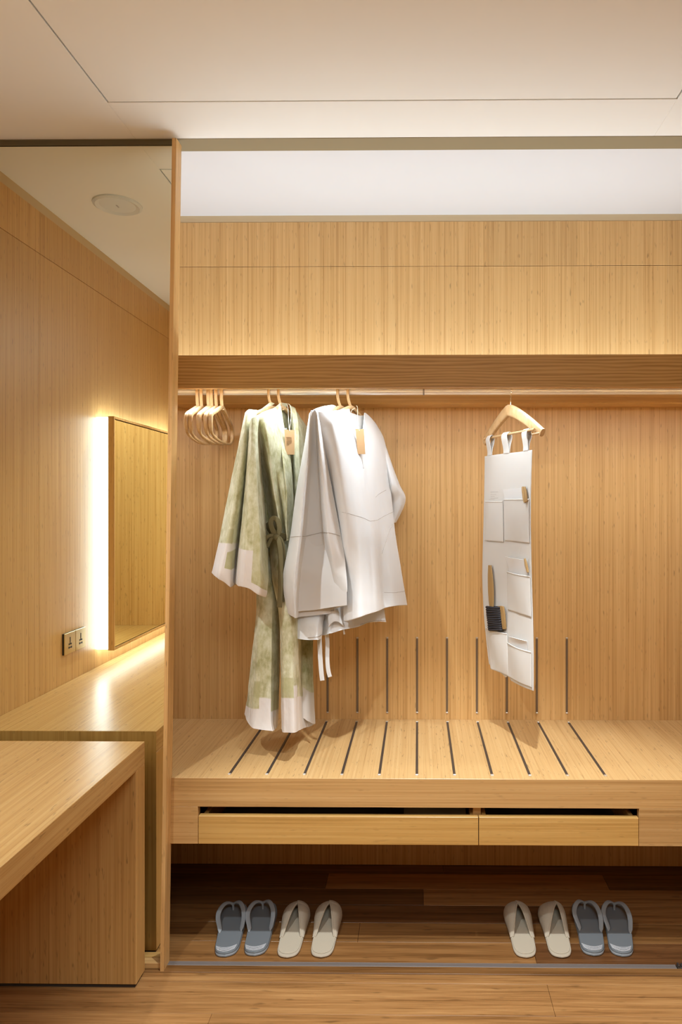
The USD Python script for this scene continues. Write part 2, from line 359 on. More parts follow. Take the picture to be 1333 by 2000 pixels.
ce = thing('ceiling', 'cream painted room ceiling', None, kind='structure')
HX0, HX1, HY0, HY1, G = -0.890, 0.737, 0.55, 1.945, 0.005
def slab(x0, x1, y0, y1, z0, z1, m, name, p): obj(name, box(x0, x1, y0, y1, z0, z1, .0008), m, p)
for r in ((XL - .1, HX0, -2.6, 2.139), (HX1, XR + .1, -2.6, 2.139), (HX0, HX1, -2.6, HY0), (HX0, HX1, HY1, 2.139)):
    slab(*r, CEIL, CEIL + .05, M['ceiling_paint'], 'plaster', ce)
obj('slab', box(XL - .1, XR + .1, -2.6, YB + .1, CEIL + .051, CEIL + .15), M['dark_gap'], ce)
hp = thing('ceiling_hatch', 'large flush rectangular access panel set in the cream ceiling', 'access panel', ((HX0 + HX1) / 2, (HY0 + HY1) / 2, CEIL))
obj('panel', box(HX0 + G, HX1 - G, HY0 + G, HY1 - G, CEIL - .0005, CEIL + .02, .001), M['ceiling_paint'], hp)
obj('groove', cat(box(HX0, HX0 + G, HY0, HY1, CEIL + .012, CEIL + .02), box(HX1 - G, HX1, HY0, HY1, CEIL + .012, CEIL + .02), box(HX0, HX1, HY1 - G, HY1, CEIL + .012, CEIL + .02), box(HX0, HX1, HY0, HY0 + G, CEIL + .012, CEIL + .02)), M['dark_gap'], hp)
nc_ = thing('ceiling_2', 'bright white ceiling inside the closet', None, kind='structure')
obj('plaster', box(XL, XR, 2.216, YB + .02, NICHE, NICHE + .04), M['niche_white'], nc_)
t4 = thing('trim_4', 'tan door head track along the ceiling above the closet opening', None, kind='structure')
obj('head', box(XL, XR, 2.1395, 2.2155, CEIL - .001, CEIL + .045, .001), M['head_track'], t4)

obj('track_channel', box(XL, -0.7625, 2.1395, 2.1545, CEIL - .0185, CEIL - .0012, .001), M['channel_shade'], t4)  # added box, shade over the mirror door put into its colour

# ceiling speaker, seen in the mirror
sp = thing('ceiling_speaker', 'round white ceiling speaker grille, reflected in the mirror door', 'speaker', (-1.154, 1.67, CEIL))
obj('bezel', trimesh.creation.revolve([(0.066, -.004), (0.080, -.010), (0.089, -.005), (0.090, 0.0), (0.066, 0.0), (0.066, -.004)], sections=48), M['speaker_white'], sp, local=True)
obj('grille', trimesh.creation.revolve([(0.0, -.0065), (0.045, -.006), (0.066, -.004), (0.066, -.001), (0, -.001)], sections=48), M['speaker_white'], sp, local=True)
obj('badge', box(-.003, .003, -.010, .010, -.0085, -.006, .0006), M['print_grey'], sp, local=True)

# unseen lamps (one throws the long bench shadows, the rest are added fill)
def downlight(x, y, power, label, r=0.035, spread=1.0, cone=None, aim=None):
    t = thing('downlight', label, 'downlight', (x, y, CEIL))
    obj('ring', trimesh.creation.revolve([(r, -.002), (r + .012, -.004), (r + .018, 0), (r, 0), (r, -.002)], sections=32), M['speaker_white'], t, local=True)
    d = UsdLux.SphereLight.Define(stage, path_of(t) + '/lamp')
    d.CreateRadiusAttr(0.025); d.CreateIntensityAttr(power); d.CreateColorAttr(Gf.Vec3f(*DOWNC))
    d.AddTranslateOp().Set(Gf.Vec3d(0, 0, -.045))
    if aim is not None:
        v = np.array(aim, float) - [x, y, CEIL]
        yaw = math.degrees(math.atan2(v[1], v[0])) - 90; tilt = math.degrees(math.atan2(math.hypot(v[0], v[1]), -v[2]))
        d.AddRotateZOp().Set(yaw); d.AddRotateXOp().Set(tilt)
    if cone:
        s = UsdLux.ShapingAPI.Apply(d.GetPrim()); s.CreateShapingConeAngleAttr(cone); s.CreateShapingConeSoftnessAttr(0.5)
    return t
downlight(-1.05, 0.84, SPOT_A, 'recessed downlight in the ceiling above the desk', cone=38, aim=(-0.65, 1.95, 0))
downlight(0.15, 1.30, FILL_SPOT_B, 'added unseen downlight brightening the floor in front of the closet', cone=27, aim=(0.2, 1.95, 0))  # unseen lamp, added to lift the front floor
downlight(-0.80, 0.95, FILL_SPOT_D, 'added unseen downlight brightening the wall at the near end of the desk', cone=34, aim=(-1.1, 0.19, 1.2))  # unseen lamp, added so the vanity mirror reflects a brighter wall
rl = thing('ceiling_light', 'large square unseen panel added behind the camera as fill light', 'ceiling light', (0.3, -0.25, CEIL))  # added lamp and housing, general fill from outside the view
obj('housing', box(-.2, .8, -.75, .25, CEIL - .03, CEIL, .004), M['speaker_white'], rl)
rect_light(rl, (0.3, -0.25, CEIL - .034), .95, .95, (0, 0, 0), ROOM_FILL, (0.88, 0.95, 1.0))

# ------------------------------------------------------------------ sliding mirror door (its right edge leans a little)
dr = thing('door_1', 'sliding closet door faced with a tall mirror and edged with a bamboo post', None, kind='structure')
XB, XT, ZT = -0.7985, -0.7610, 2.580       # left edge of the post at the floor and at the top
def lean(x0b, x0t, x1b, x1t, y0, y1, z0, z1):
    return trimesh.convex.convex_hull([[x, y, z] for (xb, xt) in ((x0b, x0t), (x1b, x1t)) for y in (y0, y1) for z, x in ((z0, xb), (z1, xt))])
obj('post', lean(XB, XT, XB + .0118, XT + .0128, 2.103, 2.150, 0.002, ZT), M['bamboo_upright'], dr, smooth=False)
obj('mirror', lean(XL + .002, XL + .002, XB - .0003, XT - .0003, 2.139, 2.143, 0.022, 2.574), M['mirror_silver'], dr, smooth=False)
obj('backing', lean(XL + .002, XL + .002, XB - .0003, XT - .0003, 2.1432, 2.152, 0.022, 2.574), M['bamboo_upright'], dr, smooth=False)
obj('bottom_rail', box(XL + .002, XB - .0005, 2.112, 2.150, 0.003, 0.0215), M['bamboo_along_x'], dr)

# ------------------------------------------------------------------ desk
dk = thing('desk', 'long bamboo desk with a waterfall end standing against the left wall', 'desk', (-1.14, 1.2, 0))
DZ, DX, DY = 0.717, -0.842, 2.092
obj('desk_top', box(XL + .001, DX, 0.192, DY, DZ - 0.068, DZ, .0012), M['bamboo_desk'], dk)
obj('end_panel', box(XL + .001, DX, DY - 0.062, DY, 0.012, DZ - 0.0685, .0012), M['bamboo_desk_upright'], dk)
obj('end_band', box(XL + .001, DX, DY + .0001, DY + .001, 0.0125, DZ - .0003, .0002), M['bamboo_desk_upright'], dk)
obj('foot', box(XL + .02, DX - .006, DY - 0.056, DY - .006, 0.0, 0.0118, .0005), M['dark_gap'], dk)
obj('back_panel', box(XL + .001, XL + .02, 0.3, DY - .0625, 0.012, DZ - 0.0685, .0012), M['bamboo_desk_upright'], dk)

# ------------------------------------------------------------------ vanity mirror with its light box (seen in the door's mirror)
vx0, vx1, vx2, vy0, vy1, vz0, vz1 = XL, -1.384, -1.357, 0.34, 1.248, 0.793, 1.839
vm = thing('vanity_mirror', 'backlit bamboo framed vanity mirror glowing on the left wall above the desk', 'mirror', (XL, (vy0 + vy1) / 2, vz0))
fr = box(vx1, vx2, vy0, vy1, vz0, vz1, .001)
w_ = 0.011
obj('frame', cat(box(vx1, vx2, vy0, vy1, vz1 - w_, vz1, .0008), box(vx1, vx2, vy0, vy1, vz0, vz0 + w_, .0008), box(vx1, vx2, vy0, vy0 + w_, vz0 + w_, vz1 - w_, .0008), box(vx1, vx2, vy1 - w_, vy1, vz0 + w_, vz1 - w_, .0008)), M['bamboo_upright'], vm)
obj('glass', box(vx1 + .004, vx2 - .003, vy0 + w_ + .0035, vy1 - w_ - .0035, vz0 + w_ + .0035, vz1 - w_ - .0035, .0005), M['mirror_bronze'], vm)
obj('gasket', box(vx1 + .001, vx2 - .008, vy0 + w_ + .0002, vy1 - w_ - .0002, vz0 + w_ + .0002, vz1 - w_ - .0002, .0005), M['dark_gap'], vm)
obj('light_box', box(vx0 + .0005, vx1 - .0005, vy0 + .004, vy1 - .004, vz0 + .004, vz1 - .004, .002), M['vanity_diffuser'], vm, label='glowing white diffuser behind the frame')

# sockets
for k, (y0, y1, lab) in enumerate(((1.447, 1.533, 'square brass power socket on the left wall, farther from the glowing vanity mirror'), (1.359, 1.445, 'square brass power socket on the left wall, nearer the glowing vanity mirror'))):
    yc, zc = (y0 + y1) / 2, 0.877
    t = thing('power_socket', lab, 'power socket', (XL, yc, zc))
    obj('back_box', box(XL, XL + .006, y0 + .0005, y1 - .0005, zc - .043, zc + .043, .0005), M['socket_black'], t)
    obj('plate', box(XL + .006, XL + .011, y0, y1, zc - .0435, zc + .0435, .0015), M['brass'], t)
    X0, X1 = XL + .0108, XL + .0116
    def slot(a, b, c, d): return box(X0, X1, yc + a, yc + b, zc + c, zc + d, .0002)
    obj('pin_holes', cat(slot(-.003, .003, .004, .024), slot(-.002, .002, -.006, .006), slot(-.012, -.003, -.008, -.001), slot(.003, .012, -.008, -.001), slot(-.014, -.005, -.022, -.014), slot(.005, .014, -.022, -.014), slot(-.005, .005, -.020, -.016)), M['socket_black'], t)

# ------------------------------------------------------------------ hanging shelf with grooved underside, lights and clothes rail
sh = thing('closet_shelf', 'long oak faced closet shelf with hidden strip lights across the back wall', 'shelf', (0, 2.55, 1.84))
YS = 2.24
ZB_ = 1.45 + 228 * YS / F; ZTOP = 1.45 + 290 * YS / F
obj('fascia', box(XL, XR, YS, YS + .02, ZB_, ZTOP, .001), M['oak_along_x'], sh)
obj('fascia_edge', box(XL, XR, YS - .0004, YS + .0205, ZB_ - .0045, ZB_ - .0002, .0008), M['bamboo_along_x'], sh)
obj('uplight_diffuser', box(XL, XR, YS + .035, YS + .075, ZTOP - .0118, ZTOP - .0105, .0003), M['led_diffuser'], sh)
obj('top_board', box(XL, XR, YS + .0205, 2.60, ZTOP - .03, ZTOP - .012, .001), M['bamboo_along_x'], sh)
obj('groove_board', box(XL, XR, YS + .0205, 2.619, 1.895, ZTOP - .0305, .001), M['bamboo_along_x'], sh)
obj('rear_board', box(XL, XR, 2.62, YB - .0005, 1.832, 1.894, .001), M['bamboo_rail'], sh)
obj('uplight_diffuser', box(XL, XR, 2.61, 2.64, ZTOP - .05, ZTOP - .035, .002), M['led_diffuser'], sh)
rect_light(sh, (0, 2.635, ZTOP - .030), XR - XL - .1, 0.03, (180, 0, 0), UP_LED, UPC)
rect_light(sh, (0, YS + .055, ZTOP - .010), XR - XL - .1, 0.03, (180, 0, 0), UP2_LED, UPC)
obj('light_channel', box(XL, XR, YS + .0206, YS + .048, 1.848, 1.8945, .001), M['aluminium'], sh)
obj('downlight_diffuser', box(XL, XR, YS + .024, YS + .044, 1.8435, 1.8478, .001), M['led_diffuser'], sh)
rect_light(sh, (0, YS + .034, 1.8425), XR - XL - .1, 0.018, (0, 0, 0), DOWN_LED, LEDC)
YR, ZR = 2.428, 1.45 + 218.5 * 2.428 / F
rd = thing('clothes_rail', 'bright polished metal clothes rail under the closet shelf', 'clothes rail', (0, YR, ZR))
obj('rod', sweep([[x, YR, ZR] for x in np.linspace(XL, XR, 6)], .0125, .0125, n=24), M['satin_rail'], rd)
for x in (at(828, 765, YR)[0],):
    obj('joint_ring', sweep([[x - .003, YR, ZR], [x + .003, YR, ZR]], .0137, .0137, n=24), M['aluminium'], rd)
    obj('bracket', box(x - .002, x + .002, YR - .002, YR + .002, ZR + .01, 1.895, .0005), M['aluminium'], rd)

# ------------------------------------------------------------------ luggage bench with two drawers
bn = thing('luggage_bench', 'floating bamboo luggage bench with dark metal strips inlaid in its top', 'bench', (0, 2.44, 0.377))
BZ = 0.5845
zt, zd, zb = 0.4945, 0.4655, 0.377
X0, X1, X2, X3 = at(387, 1600, YF)[0], at(928, 1600, YF)[0], at(943, 1600, YF)[0], at(1249, 1600, YF)[0]
obj('bench_top', box(XL, XR, YF, YB - .0005, BZ - .018, BZ, .0012), M['bamboo_along_y'], bn)
obj('front_rail', box(XL, XR, YF - .0012, YF - .0001, zt, BZ - .0002, .0003), M['bamboo_along_x'], bn)
obj('rail_core', box(XL, XR, YF + .0001, YF + .022, zt, BZ - .0185, .0008), M['bamboo_along_x'], bn)
obj('stile', box(XL, X0, YF - .0012, YF + .022, zb, zt - .0002, .0008), M['bamboo_along_x'], bn)
obj('stile', box(X3, XR, YF - .0012, YF + .022, zb, zt - .0002, .0008), M['bamboo_along_x'], bn)
obj('divider', box(X1 - .004, X2 - .003, YF + .024, YB - .02, zb + .01, zt + .02, .0008), M['bamboo_along_x'], bn)
obj('bottom_board', box(XL, XR, YF + .0225, YB - .0005, zb, zb + .008, .0008), M['bamboo_along_x'], bn)
for i in range(11):
    x = -0.602 + 0.1197 * i
    s = obj('luggage_strip', box(x - .004, x + .004, 2.176, 2.695, BZ - .001, BZ + .003, .001), M['steel_strip'], bn)
    obj('cap', cat(box(x - .0048, x + .0048, 2.168, 2.176, BZ - .001, BZ + .0038, .001), box(x - .0048, x + .0048, 2.695, 2.701, BZ - .001, BZ + .0038, .001)), M['strip_cap'], s)
def drawer(xa, xb, lab):
    d = thing('drawer', lab, 'drawer', ((xa + xb) / 2, YF, zb))
    obj('front', box(xa, xb, YF - .0022, YF + .0185, zb + .0005, zd, .0012), M['drawer_bamboo'], d)
    a, b = xa + .010, xb - .010
    obj('side', box(a, a + .014, YF + .0188, YF + .47, zb + .012, zd - .002, .001), M['drawer_bamboo'], d)
    obj('side', box(b - .014, b, YF + .0188, YF + .47, zb + .012, zd - .002, .001), M['drawer_bamboo'], d)
    obj('back', box(a + .0142, b - .0142, YF + .456, YF + .47, zb + .012, zd - .002, .001), M['drawer_lining'], d)
    obj('base', box(a + .0142, b - .0142, YF + .0188, YF + .4558, zb + .012, zb + .018, .0008), M['drawer_lining'], d)
XM = at(935.5, 1620, YF)[0]
drawer(X0 + .0015, XM - .001, 'wide bamboo drawer on the left under the bench top')
drawer(XM + .001, X3 - .0015, 'narrower bamboo drawer on the right under the bench top')
gb = thing('folded_bag', 'dark grey green folded bag lying inside the wide left drawer', 'bag', (0.06, YF + .2, 0.395))
gp = surface([[[-.10 + .2 * c, y, h + .004 * math.sin(7 * c + y * 30)] for c in np.linspace(0, 1, 6)] for y, h in ((YF + .06, .42), (YF + .12, .452), (YF + .22, .458), (YF + .34, .445), (YF + .4, .41))], 24, 24) + np.array([0.055, 0, 0])
obj('fabric', cloth(gp, .03), M['drawer_lining'], gb)

# ------------------------------------------------------------------ hangers
def hanger_meshes(half=0.212, drop=0.0):
    """In the hanger's own frame: x along its width, z up, the rail's centre at the origin, the hook round the rail's x = along y."""
    pts = [(0, -.057), (0.05, -.066), (0.11, -.082), (0.165, -.096), (half - .012, -.108), (half, -.126), (half - .003, -.150), (half - .028, -.168), (0.11, -.177), (0, -.180)]
    pts = [(x * (half / .212), z) for x, z in pts]
    loop = pts + [(-x, z) for x, z in pts[-2:0:-1]]
    c = curve([(x, 0, z) for x, z in loop], 96, closed=True)
    low = np.clip((-c[:, 2] - .145) / .025, 0, 1)
    body = sweep(c, .0070 - .0027 * low, .0072 - .003 * low, up=(0, 1, 0), n=10, closed=True, power=2.6)
    return body
def hook_mesh(turn):
    """A flat strip of bamboo bent over the rail: a C in the plane across the rail, then down to the neck."""
    a = np.radians(np.linspace(-40, 205, 22)); R = .0195
    p = [(0, -R * math.cos(t), R * math.sin(t)) for t in a][::-1]
    p = [(0, R * math.cos(t), R * math.sin(t)) for t in np.radians(np.linspace(-35, 190, 20))] + [(0, -.018, -.022), (0, -.011, -.042), (0, -.002, -.058)]
    p = np.array(curve(p, 44)); c, s = math.cos(turn), math.sin(turn)
    p = np.stack([p[:, 0] * c - p[:, 1] * s, p[:, 0] * s + p[:, 1] * c, p[:, 2]], 1)
    return sweep(p, .0058, .0026, up=(math.cos(turn) * 0, 0, 0) if False else np.cross(np.gradient(p, axis=0), [c, s, 0]), n=10, power=3)
def neck_ring(): return sweep([[0, 0, -.052], [0, 0, -.066]], .0075, .0075, up=(0, 1, 0), n=12)

def rz_mesh(m, a, loc):
    v = np.asarray(m.vertices if hasattr(m, 'vertices') else m[0]); f = m.faces if hasattr(m, 'faces') else m[1]
    c, s = math.cos(a), math.sin(a)
    return np.stack([v[:, 0] * c - v[:, 1] * s, v[:, 0] * s + v[:, 1] * c, v[:, 2]], 1) + loc, f

def make_hanger(u, ang, label, group, hook_turn=0.25, half=0.212):
    x = at(u, 765, YR)[0]
    t = thing('clothes_hanger', label, 'clothes hanger', (x, YR, ZR), 0, group)
    obj('shoulder_loop', rz_mesh(hanger_meshes(half), ang, (0, 0, 0)), M['hanger_bamboo'], t, local=True, smooth=40)
    obj('hook', hook_mesh(hook_turn), M['hanger_bamboo'], t, local=True, smooth=40)
    obj('neck', neck_ring(), M['hanger_bamboo'], t, local=True)
    return t
ORD = ['leftmost', 'second from the left', 'third from the left', 'fourth from the left', 'fifth from the left', 'rightmost']
for k, (u, tilt) in enumerate(((387, 8), (394.5, 8), (408, 9), (415, 5), (423.5, 7), (434.5, 6))):
    make_hanger(u, math.radians(90 + tilt), f'{ORD[k]} of six bare bamboo hangers on the rail', 'bare bamboo hangers at the left end of the rail', hook_turn=math.radians(tilt))
make_hanger(533, math.radians(90 - 14), 'bamboo hanger carrying the farther left green robe', 'bamboo hangers with clothes', -0.65, .175)
make_hanger(552, math.radians(90 - 14), 'bamboo hanger carrying the front green robe with a paper tag', 'bamboo hangers with clothes', -0.65, .175)
make_hanger(667, math.radians(90 - 18), 'bamboo hanger carrying the left white shirt', 'bamboo hangers with clothes', -0.65, .175)
make_hanger(687, math.radians(90 - 18), 'bamboo hanger carrying the right white shirt with a paper tag', 'bamboo hangers with clothes', -0.65, .175)

# ------------------------------------------------------------------ green robes
def block_attrs(P, border_from, blocks):
    nr, nc = P.shape[:2]
    r = np.linspace(0, 1, nr)[:, None] * np.ones((1, nc)); c = np.ones((nr, 1)) * np.linspace(0, 1, nc)[None]
    edge = border_from(c) if callable(border_from) else border_from
    def step(x, n): return np.clip(x * n + .5, 0, 1)
    border = step(r - edge, nr); blk = np.zeros_like(r)
    for (c0, c1, r0, r1, tilt, on) in blocks:
        rr = r + tilt * (c - c0)
        inside = step(c - c0, nc) * step(c1 - c, nc) * step(rr - r0, nr * .7) * step(r1 - rr, nr * .7)
        blk = np.maximum(blk, inside * on) if on else blk * (1 - inside)
        border = np.maximum(border, inside) if on == 0 else border * (1 - inside)
    return border.ravel(), blk.ravel()

def green_tube(name, rows, parent, border, blocks=(), back=0.05, amp=0.004, seed=1, nr=240, nc=130, shift=0.0):
    P, Pf = pouch(rows, back, nr, nc, amp, seed, shift)
    v, f = tube_mesh(P)
    b, k = block_attrs(Pf, border, blocks)
    nB = P.shape[1] - nc
    B = np.zeros((nr, P.shape[1])); K = np.zeros_like(B)
    B[:, :nc] = b.reshape(nr, nc); K[:, :nc] = k.reshape(nr, nc); B[:, nc:] = B[:, nc - 1:nc]
    return obj(name, (v, f), M['green_cotton'], parent, smooth=True, border=np.append(B.ravel(), 0), block=np.append(K.ravel(), 0)), Pf

def green_sheet(name, rows, parent, border=2.0, blocks=(), amp=0.003, seed=1, nr=90, nc=50, t=.0025):
    P = wrinkle(surface(pix(rows), nr, nc), amp, seed)
    b, k = block_attrs(P, border, blocks)
    return obj(name, cloth(P, t), M['green_cotton'], parent, smooth=True, border=np.tile(b, 2), block=np.tile(k, 2)), P

ra = thing('robe', 'pale green tie dyed robe hanging behind and left of the other green robe', 'robe', at(533, 765, YR), 0)
green_tube('body', [
    [(482, 812, 2.27), (505, 801, 2.34), (524, 793, 2.41), (545, 796, 2.46)],
    [(484, 900, 2.33), (500, 900, 2.33), (522, 900, 2.38), (545, 900, 2.48)],
    [(486, 1050, 2.36), (505, 1050, 2.33), (525, 1050, 2.37), (546, 1050, 2.46)],
    [(500, 1170, 2.38), (515, 1172, 2.33), (532, 1172, 2.34), (547, 1170, 2.42)],
    [(490, 1290, 2.37), (507, 1292, 2.31), (530, 1292, 2.31), (547, 1290, 2.40)],
    [(482, 1370, 2.38), (500, 1375, 2.31), (528, 1378, 2.30), (546, 1372, 2.40)],
    [(478, 1394, 2.39), (497, 1423, 2.30), (533, 1428, 2.28), (543, 1419, 2.40)]],
    ra, lambda c: 0.80 + 0 * c, [(0.0, 0.40, 0.795, 0.87, .03, .35), (0.24, 0.40, 0.735, 0.80, .0, 1), (0.70, 0.97, .77, .865, 0, .9)], back=.10, amp=.005, seed=3)
green_tube('sleeve', [
    [(479, 806, 2.25), (486, 800, 2.25), (495, 800, 2.27), (504, 801, 2.30)],
    [(470, 850, 2.24), (478, 848, 2.20), (486, 855, 2.22), (494, 865, 2.30)],
    [(449, 950, 2.25), (463, 950, 2.18), (474, 952, 2.21), (487, 955, 2.32)],
    [(429, 1050, 2.27), (446, 1052, 2.18), (459, 1054, 2.21), (474, 1060, 2.34)],
    [(418, 1100, 2.28), (434, 1108, 2.18), (453, 1118, 2.20), (470, 1112, 2.34)],
    [(413, 1118, 2.29), (430, 1133, 2.19), (451, 1147, 2.20), (468, 1136, 2.34)]],
    ra, lambda c: 0.63 - .02 * c, [(0.40, 0.80, 0.68, 0.80, 0.10, .9), (0.25, 0.55, 0.555, 0.625, 0.0, .8)], back=.05, amp=.003, seed=5)
green_sheet('collar', [[(511, 801, 2.37), (524, 790, 2.40)], [(517, 796, 2.375), (530, 786, 2.41)], [(524, 797, 2.39), (537, 788, 2.43)]], ra, amp=.001, nr=30, nc=16)

rb = thing('robe', 'pale green tie dyed robe in front with a knotted belt and a paper tag', 'robe', at(552, 765, YR), 0)
green_tube('skirt', [
    [(527, 1050, 2.34), (538, 1052, 2.29), (548, 1052, 2.29), (560, 1052, 2.31), (572, 1050, 2.36), (585, 1050, 2.46), (612, 1050, 2.5)],
    [(530, 1120, 2.34), (545, 1122, 2.27), (556, 1122, 2.27), (570, 1122, 2.30), (580, 1120, 2.37), (592, 1120, 2.47), (612, 1120, 2.46)],
    [(545, 1200, 2.33), (552, 1203, 2.26), (566, 1203, 2.25), (580, 1200, 2.29), (588, 1200, 2.40), (597, 1200, 2.48), (611, 1200, 2.42)],
    [(548, 1280, 2.31), (555, 1283, 2.25), (570, 1283, 2.24), (582, 1280, 2.28), (588, 1280, 2.41), (598, 1280, 2.48), (612, 1280, 2.41)],
    [(549, 1360, 2.30), (556, 1363, 2.24), (572, 1363, 2.23), (584, 1360, 2.28), (590, 1360, 2.42), (600, 1358, 2.47), (614, 1352, 2.40)],
    [(550, 1424, 2.30), (557, 1431, 2.24), (573, 1431, 2.23), (586, 1426, 2.28), (592, 1423, 2.42), (602, 1420, 2.46), (617, 1413, 2.40)]],
    rb, lambda c: 0.80 + 0 * c, [(0.0, 0.36, 0.70, 0.80, 0, .9), (.36, .47, .74, .80, 0, 0)], back=.08, amp=.004, seed=11)
green_tube('sleeve', [
    [(488, 828, 2.21), (493, 817, 2.20), (499, 814, 2.21), (508, 814, 2.25)],
    [(484, 880, 2.20), (491, 880, 2.15), (500, 882, 2.16), (509, 885, 2.26)],
    [(476, 980, 2.21), (488, 982, 2.13), (504, 984, 2.14), (517, 985, 2.27)],
    [(467, 1060, 2.23), (483, 1065, 2.13), (508, 1068, 2.13), (523, 1072, 2.25)],
    [(459, 1120, 2.25), (478, 1130, 2.15), (508, 1138, 2.14), (525, 1140, 2.20)],
    [(457, 1138, 2.26), (476, 1147, 2.16), (502, 1160, 2.15), (519, 1167, 2.18)]],
    rb, lambda c: 0.625 + .0 * c, [(0.46, 1.05, 0.48, 0.835, -0.08, .5)], back=.06, amp=.003, seed=13)
green_sheet('front_panel', [
    [(494, 818, 2.21), (503, 811, 2.235), (514, 805, 2.27), (525, 801, 2.315), (534, 798, 2.345), (541, 796, 2.375)],
    [(503, 850, 2.25), (510, 849, 2.25), (520, 848, 2.215), (531, 850, 2.25), (543, 850, 2.30), (554, 848, 2.36)],
    [(510, 900, 2.30), (517, 901, 2.29), (527, 903, 2.225), (537, 905, 2.26), (550, 905, 2.29), (568, 903, 2.335)],
    [(517, 955, 2.34), (525, 957, 2.32), (536, 960, 2.235), (546, 962, 2.28), (556, 962, 2.25), (571, 958, 2.325)],
    [(525, 1005, 2.35), (533, 1008, 2.33), (545, 1011, 2.245), (553, 1013, 2.29), (561, 1014, 2.25), (572, 1008, 2.315)],
    [(534, 1040, 2.34), (541, 1046, 2.32), (551, 1054, 2.26), (557, 1056, 2.29), (563, 1056, 2.26), (571, 1050, 2.31)]], rb, amp=.004, seed=17)
green_sheet('far_panel', [
    [(566, 793, 2.46), (580, 806, 2.52), (594, 826, 2.58), (607, 847, 2.635)],
    [(572, 850, 2.42), (586, 855, 2.47), (600, 862, 2.56), (613, 870, 2.62)],
    [(574, 930, 2.40), (586, 930, 2.46), (602, 930, 2.50), (617, 930, 2.60)],
    [(575, 1000, 2.38), (588, 1000, 2.44), (603, 1000, 2.49), (620, 1000, 2.58)],
    [(574, 1060, 2.37), (588, 1060, 2.44), (603, 1060, 2.48), (620, 1060, 2.56)]], rb, amp=.004, seed=19)
green_sheet('back_panel', [
    [(497, 816, 2.25), (522, 806, 2.35), (548, 800, 2.44), (572, 806, 2.53), (605, 847, 2.655)],
    [(510, 860, 2.30), (530, 850, 2.38), (553, 845, 2.47), (578, 848, 2.55), (609, 872, 2.66)],
    [(522, 960, 2.38), (540, 960, 2.43), (560, 960, 2.50), (584, 960, 2.57), (614, 960, 2.65)],
    [(538, 1055, 2.38), (550, 1055, 2.42), (567, 1055, 2.48), (590, 1055, 2.55), (616, 1055, 2.60)]], rb, amp=.002, seed=23)
green_sheet('collar', [
    [(558, 800, 2.475), (562, 788, 2.47)], [(546, 797, 2.43), (549, 786, 2.43)],
    [(533, 799, 2.375), (549, 793, 2.395)], [(540, 832, 2.335), (556, 838, 2.355)], [(549, 868, 2.31), (567, 893, 2.335)], [(556, 925, 2.255), (571, 938, 2.32)], [(560, 975, 2.24), (573, 980, 2.318)], [(559, 1020, 2.242), (573, 1018, 2.31)], [(562, 1052, 2.255), (572, 1050, 2.305)]], rb, amp=.001, seed=29, nr=70, nc=16, t=.004)
green_sheet('lapel', [
    [(566, 792, 2.45), (576, 797, 2.465)], [(573, 830, 2.42), (583, 832, 2.435)], [(576, 900, 2.39), (585, 902, 2.41)], [(577, 980, 2.37), (586, 982, 2.39)], [(574, 1050, 2.35), (583, 1052, 2.375)]], rb, amp=.001, seed=31, nr=60, nc=14, t=.004)
obj('label_patch', cloth(surface(pix([[(553, 836, 2.452), (561, 836, 2.462)], [(552, 850, 2.445), (560, 851, 2.455)]]), 6, 6), .0015), M['white_cotton'], rb, smooth=False, label='small white cloth label inside the neck')
def ribbon(ctrl, ra_, rb_, up=(0, 1, 0), n=40): return sweep(curve(pix([ctrl])[0], n), ra_, rb_, up=up, n=8, power=2.6)
bl = obj('belt', cat(
    ribbon([(524, 1022, 2.30), (534, 1040, 2.262), (546, 1046, 2.255), (560, 1052, 2.28)], .012, .005),
    ribbon([(541, 1050, 2.25), (533, 1036, 2.238), (529, 1020, 2.236), (535, 1012, 2.238), (543, 1018, 2.236), (546, 1034, 2.238), (539, 1048, 2.246)], .0085, .0035),
    ribbon([(539, 1048, 2.245), (528, 1046, 2.235), (520, 1051, 2.232), (518, 1061, 2.236), (522, 1067, 2.24), (528, 1056, 2.24), (538, 1050, 2.246)], .006, .0035)), M['belt_cotton'], rb, smooth=40)
obj('knot', rz_mesh(trimesh.creation.icosphere(3, 0.011), 0, at(540, 1049, 2.240)), M['belt_cotton'], bl)
obj('belt_end', ribbon([(541, 1050, 2.238), (547, 1066, 2.228), (549, 1100, 2.232), (548, 1150, 2.24), (546, 1186, 2.245)], .0085, .0028), M['belt_cotton'], bl, smooth=40)
obj('belt_end', ribbon([(543, 1049, 2.242), (553, 1066, 2.238), (555, 1100, 2.242), (554, 1140, 2.25), (552, 1175, 2.255)], .0065, .0028), M['belt_cotton'], bl, smooth=40)

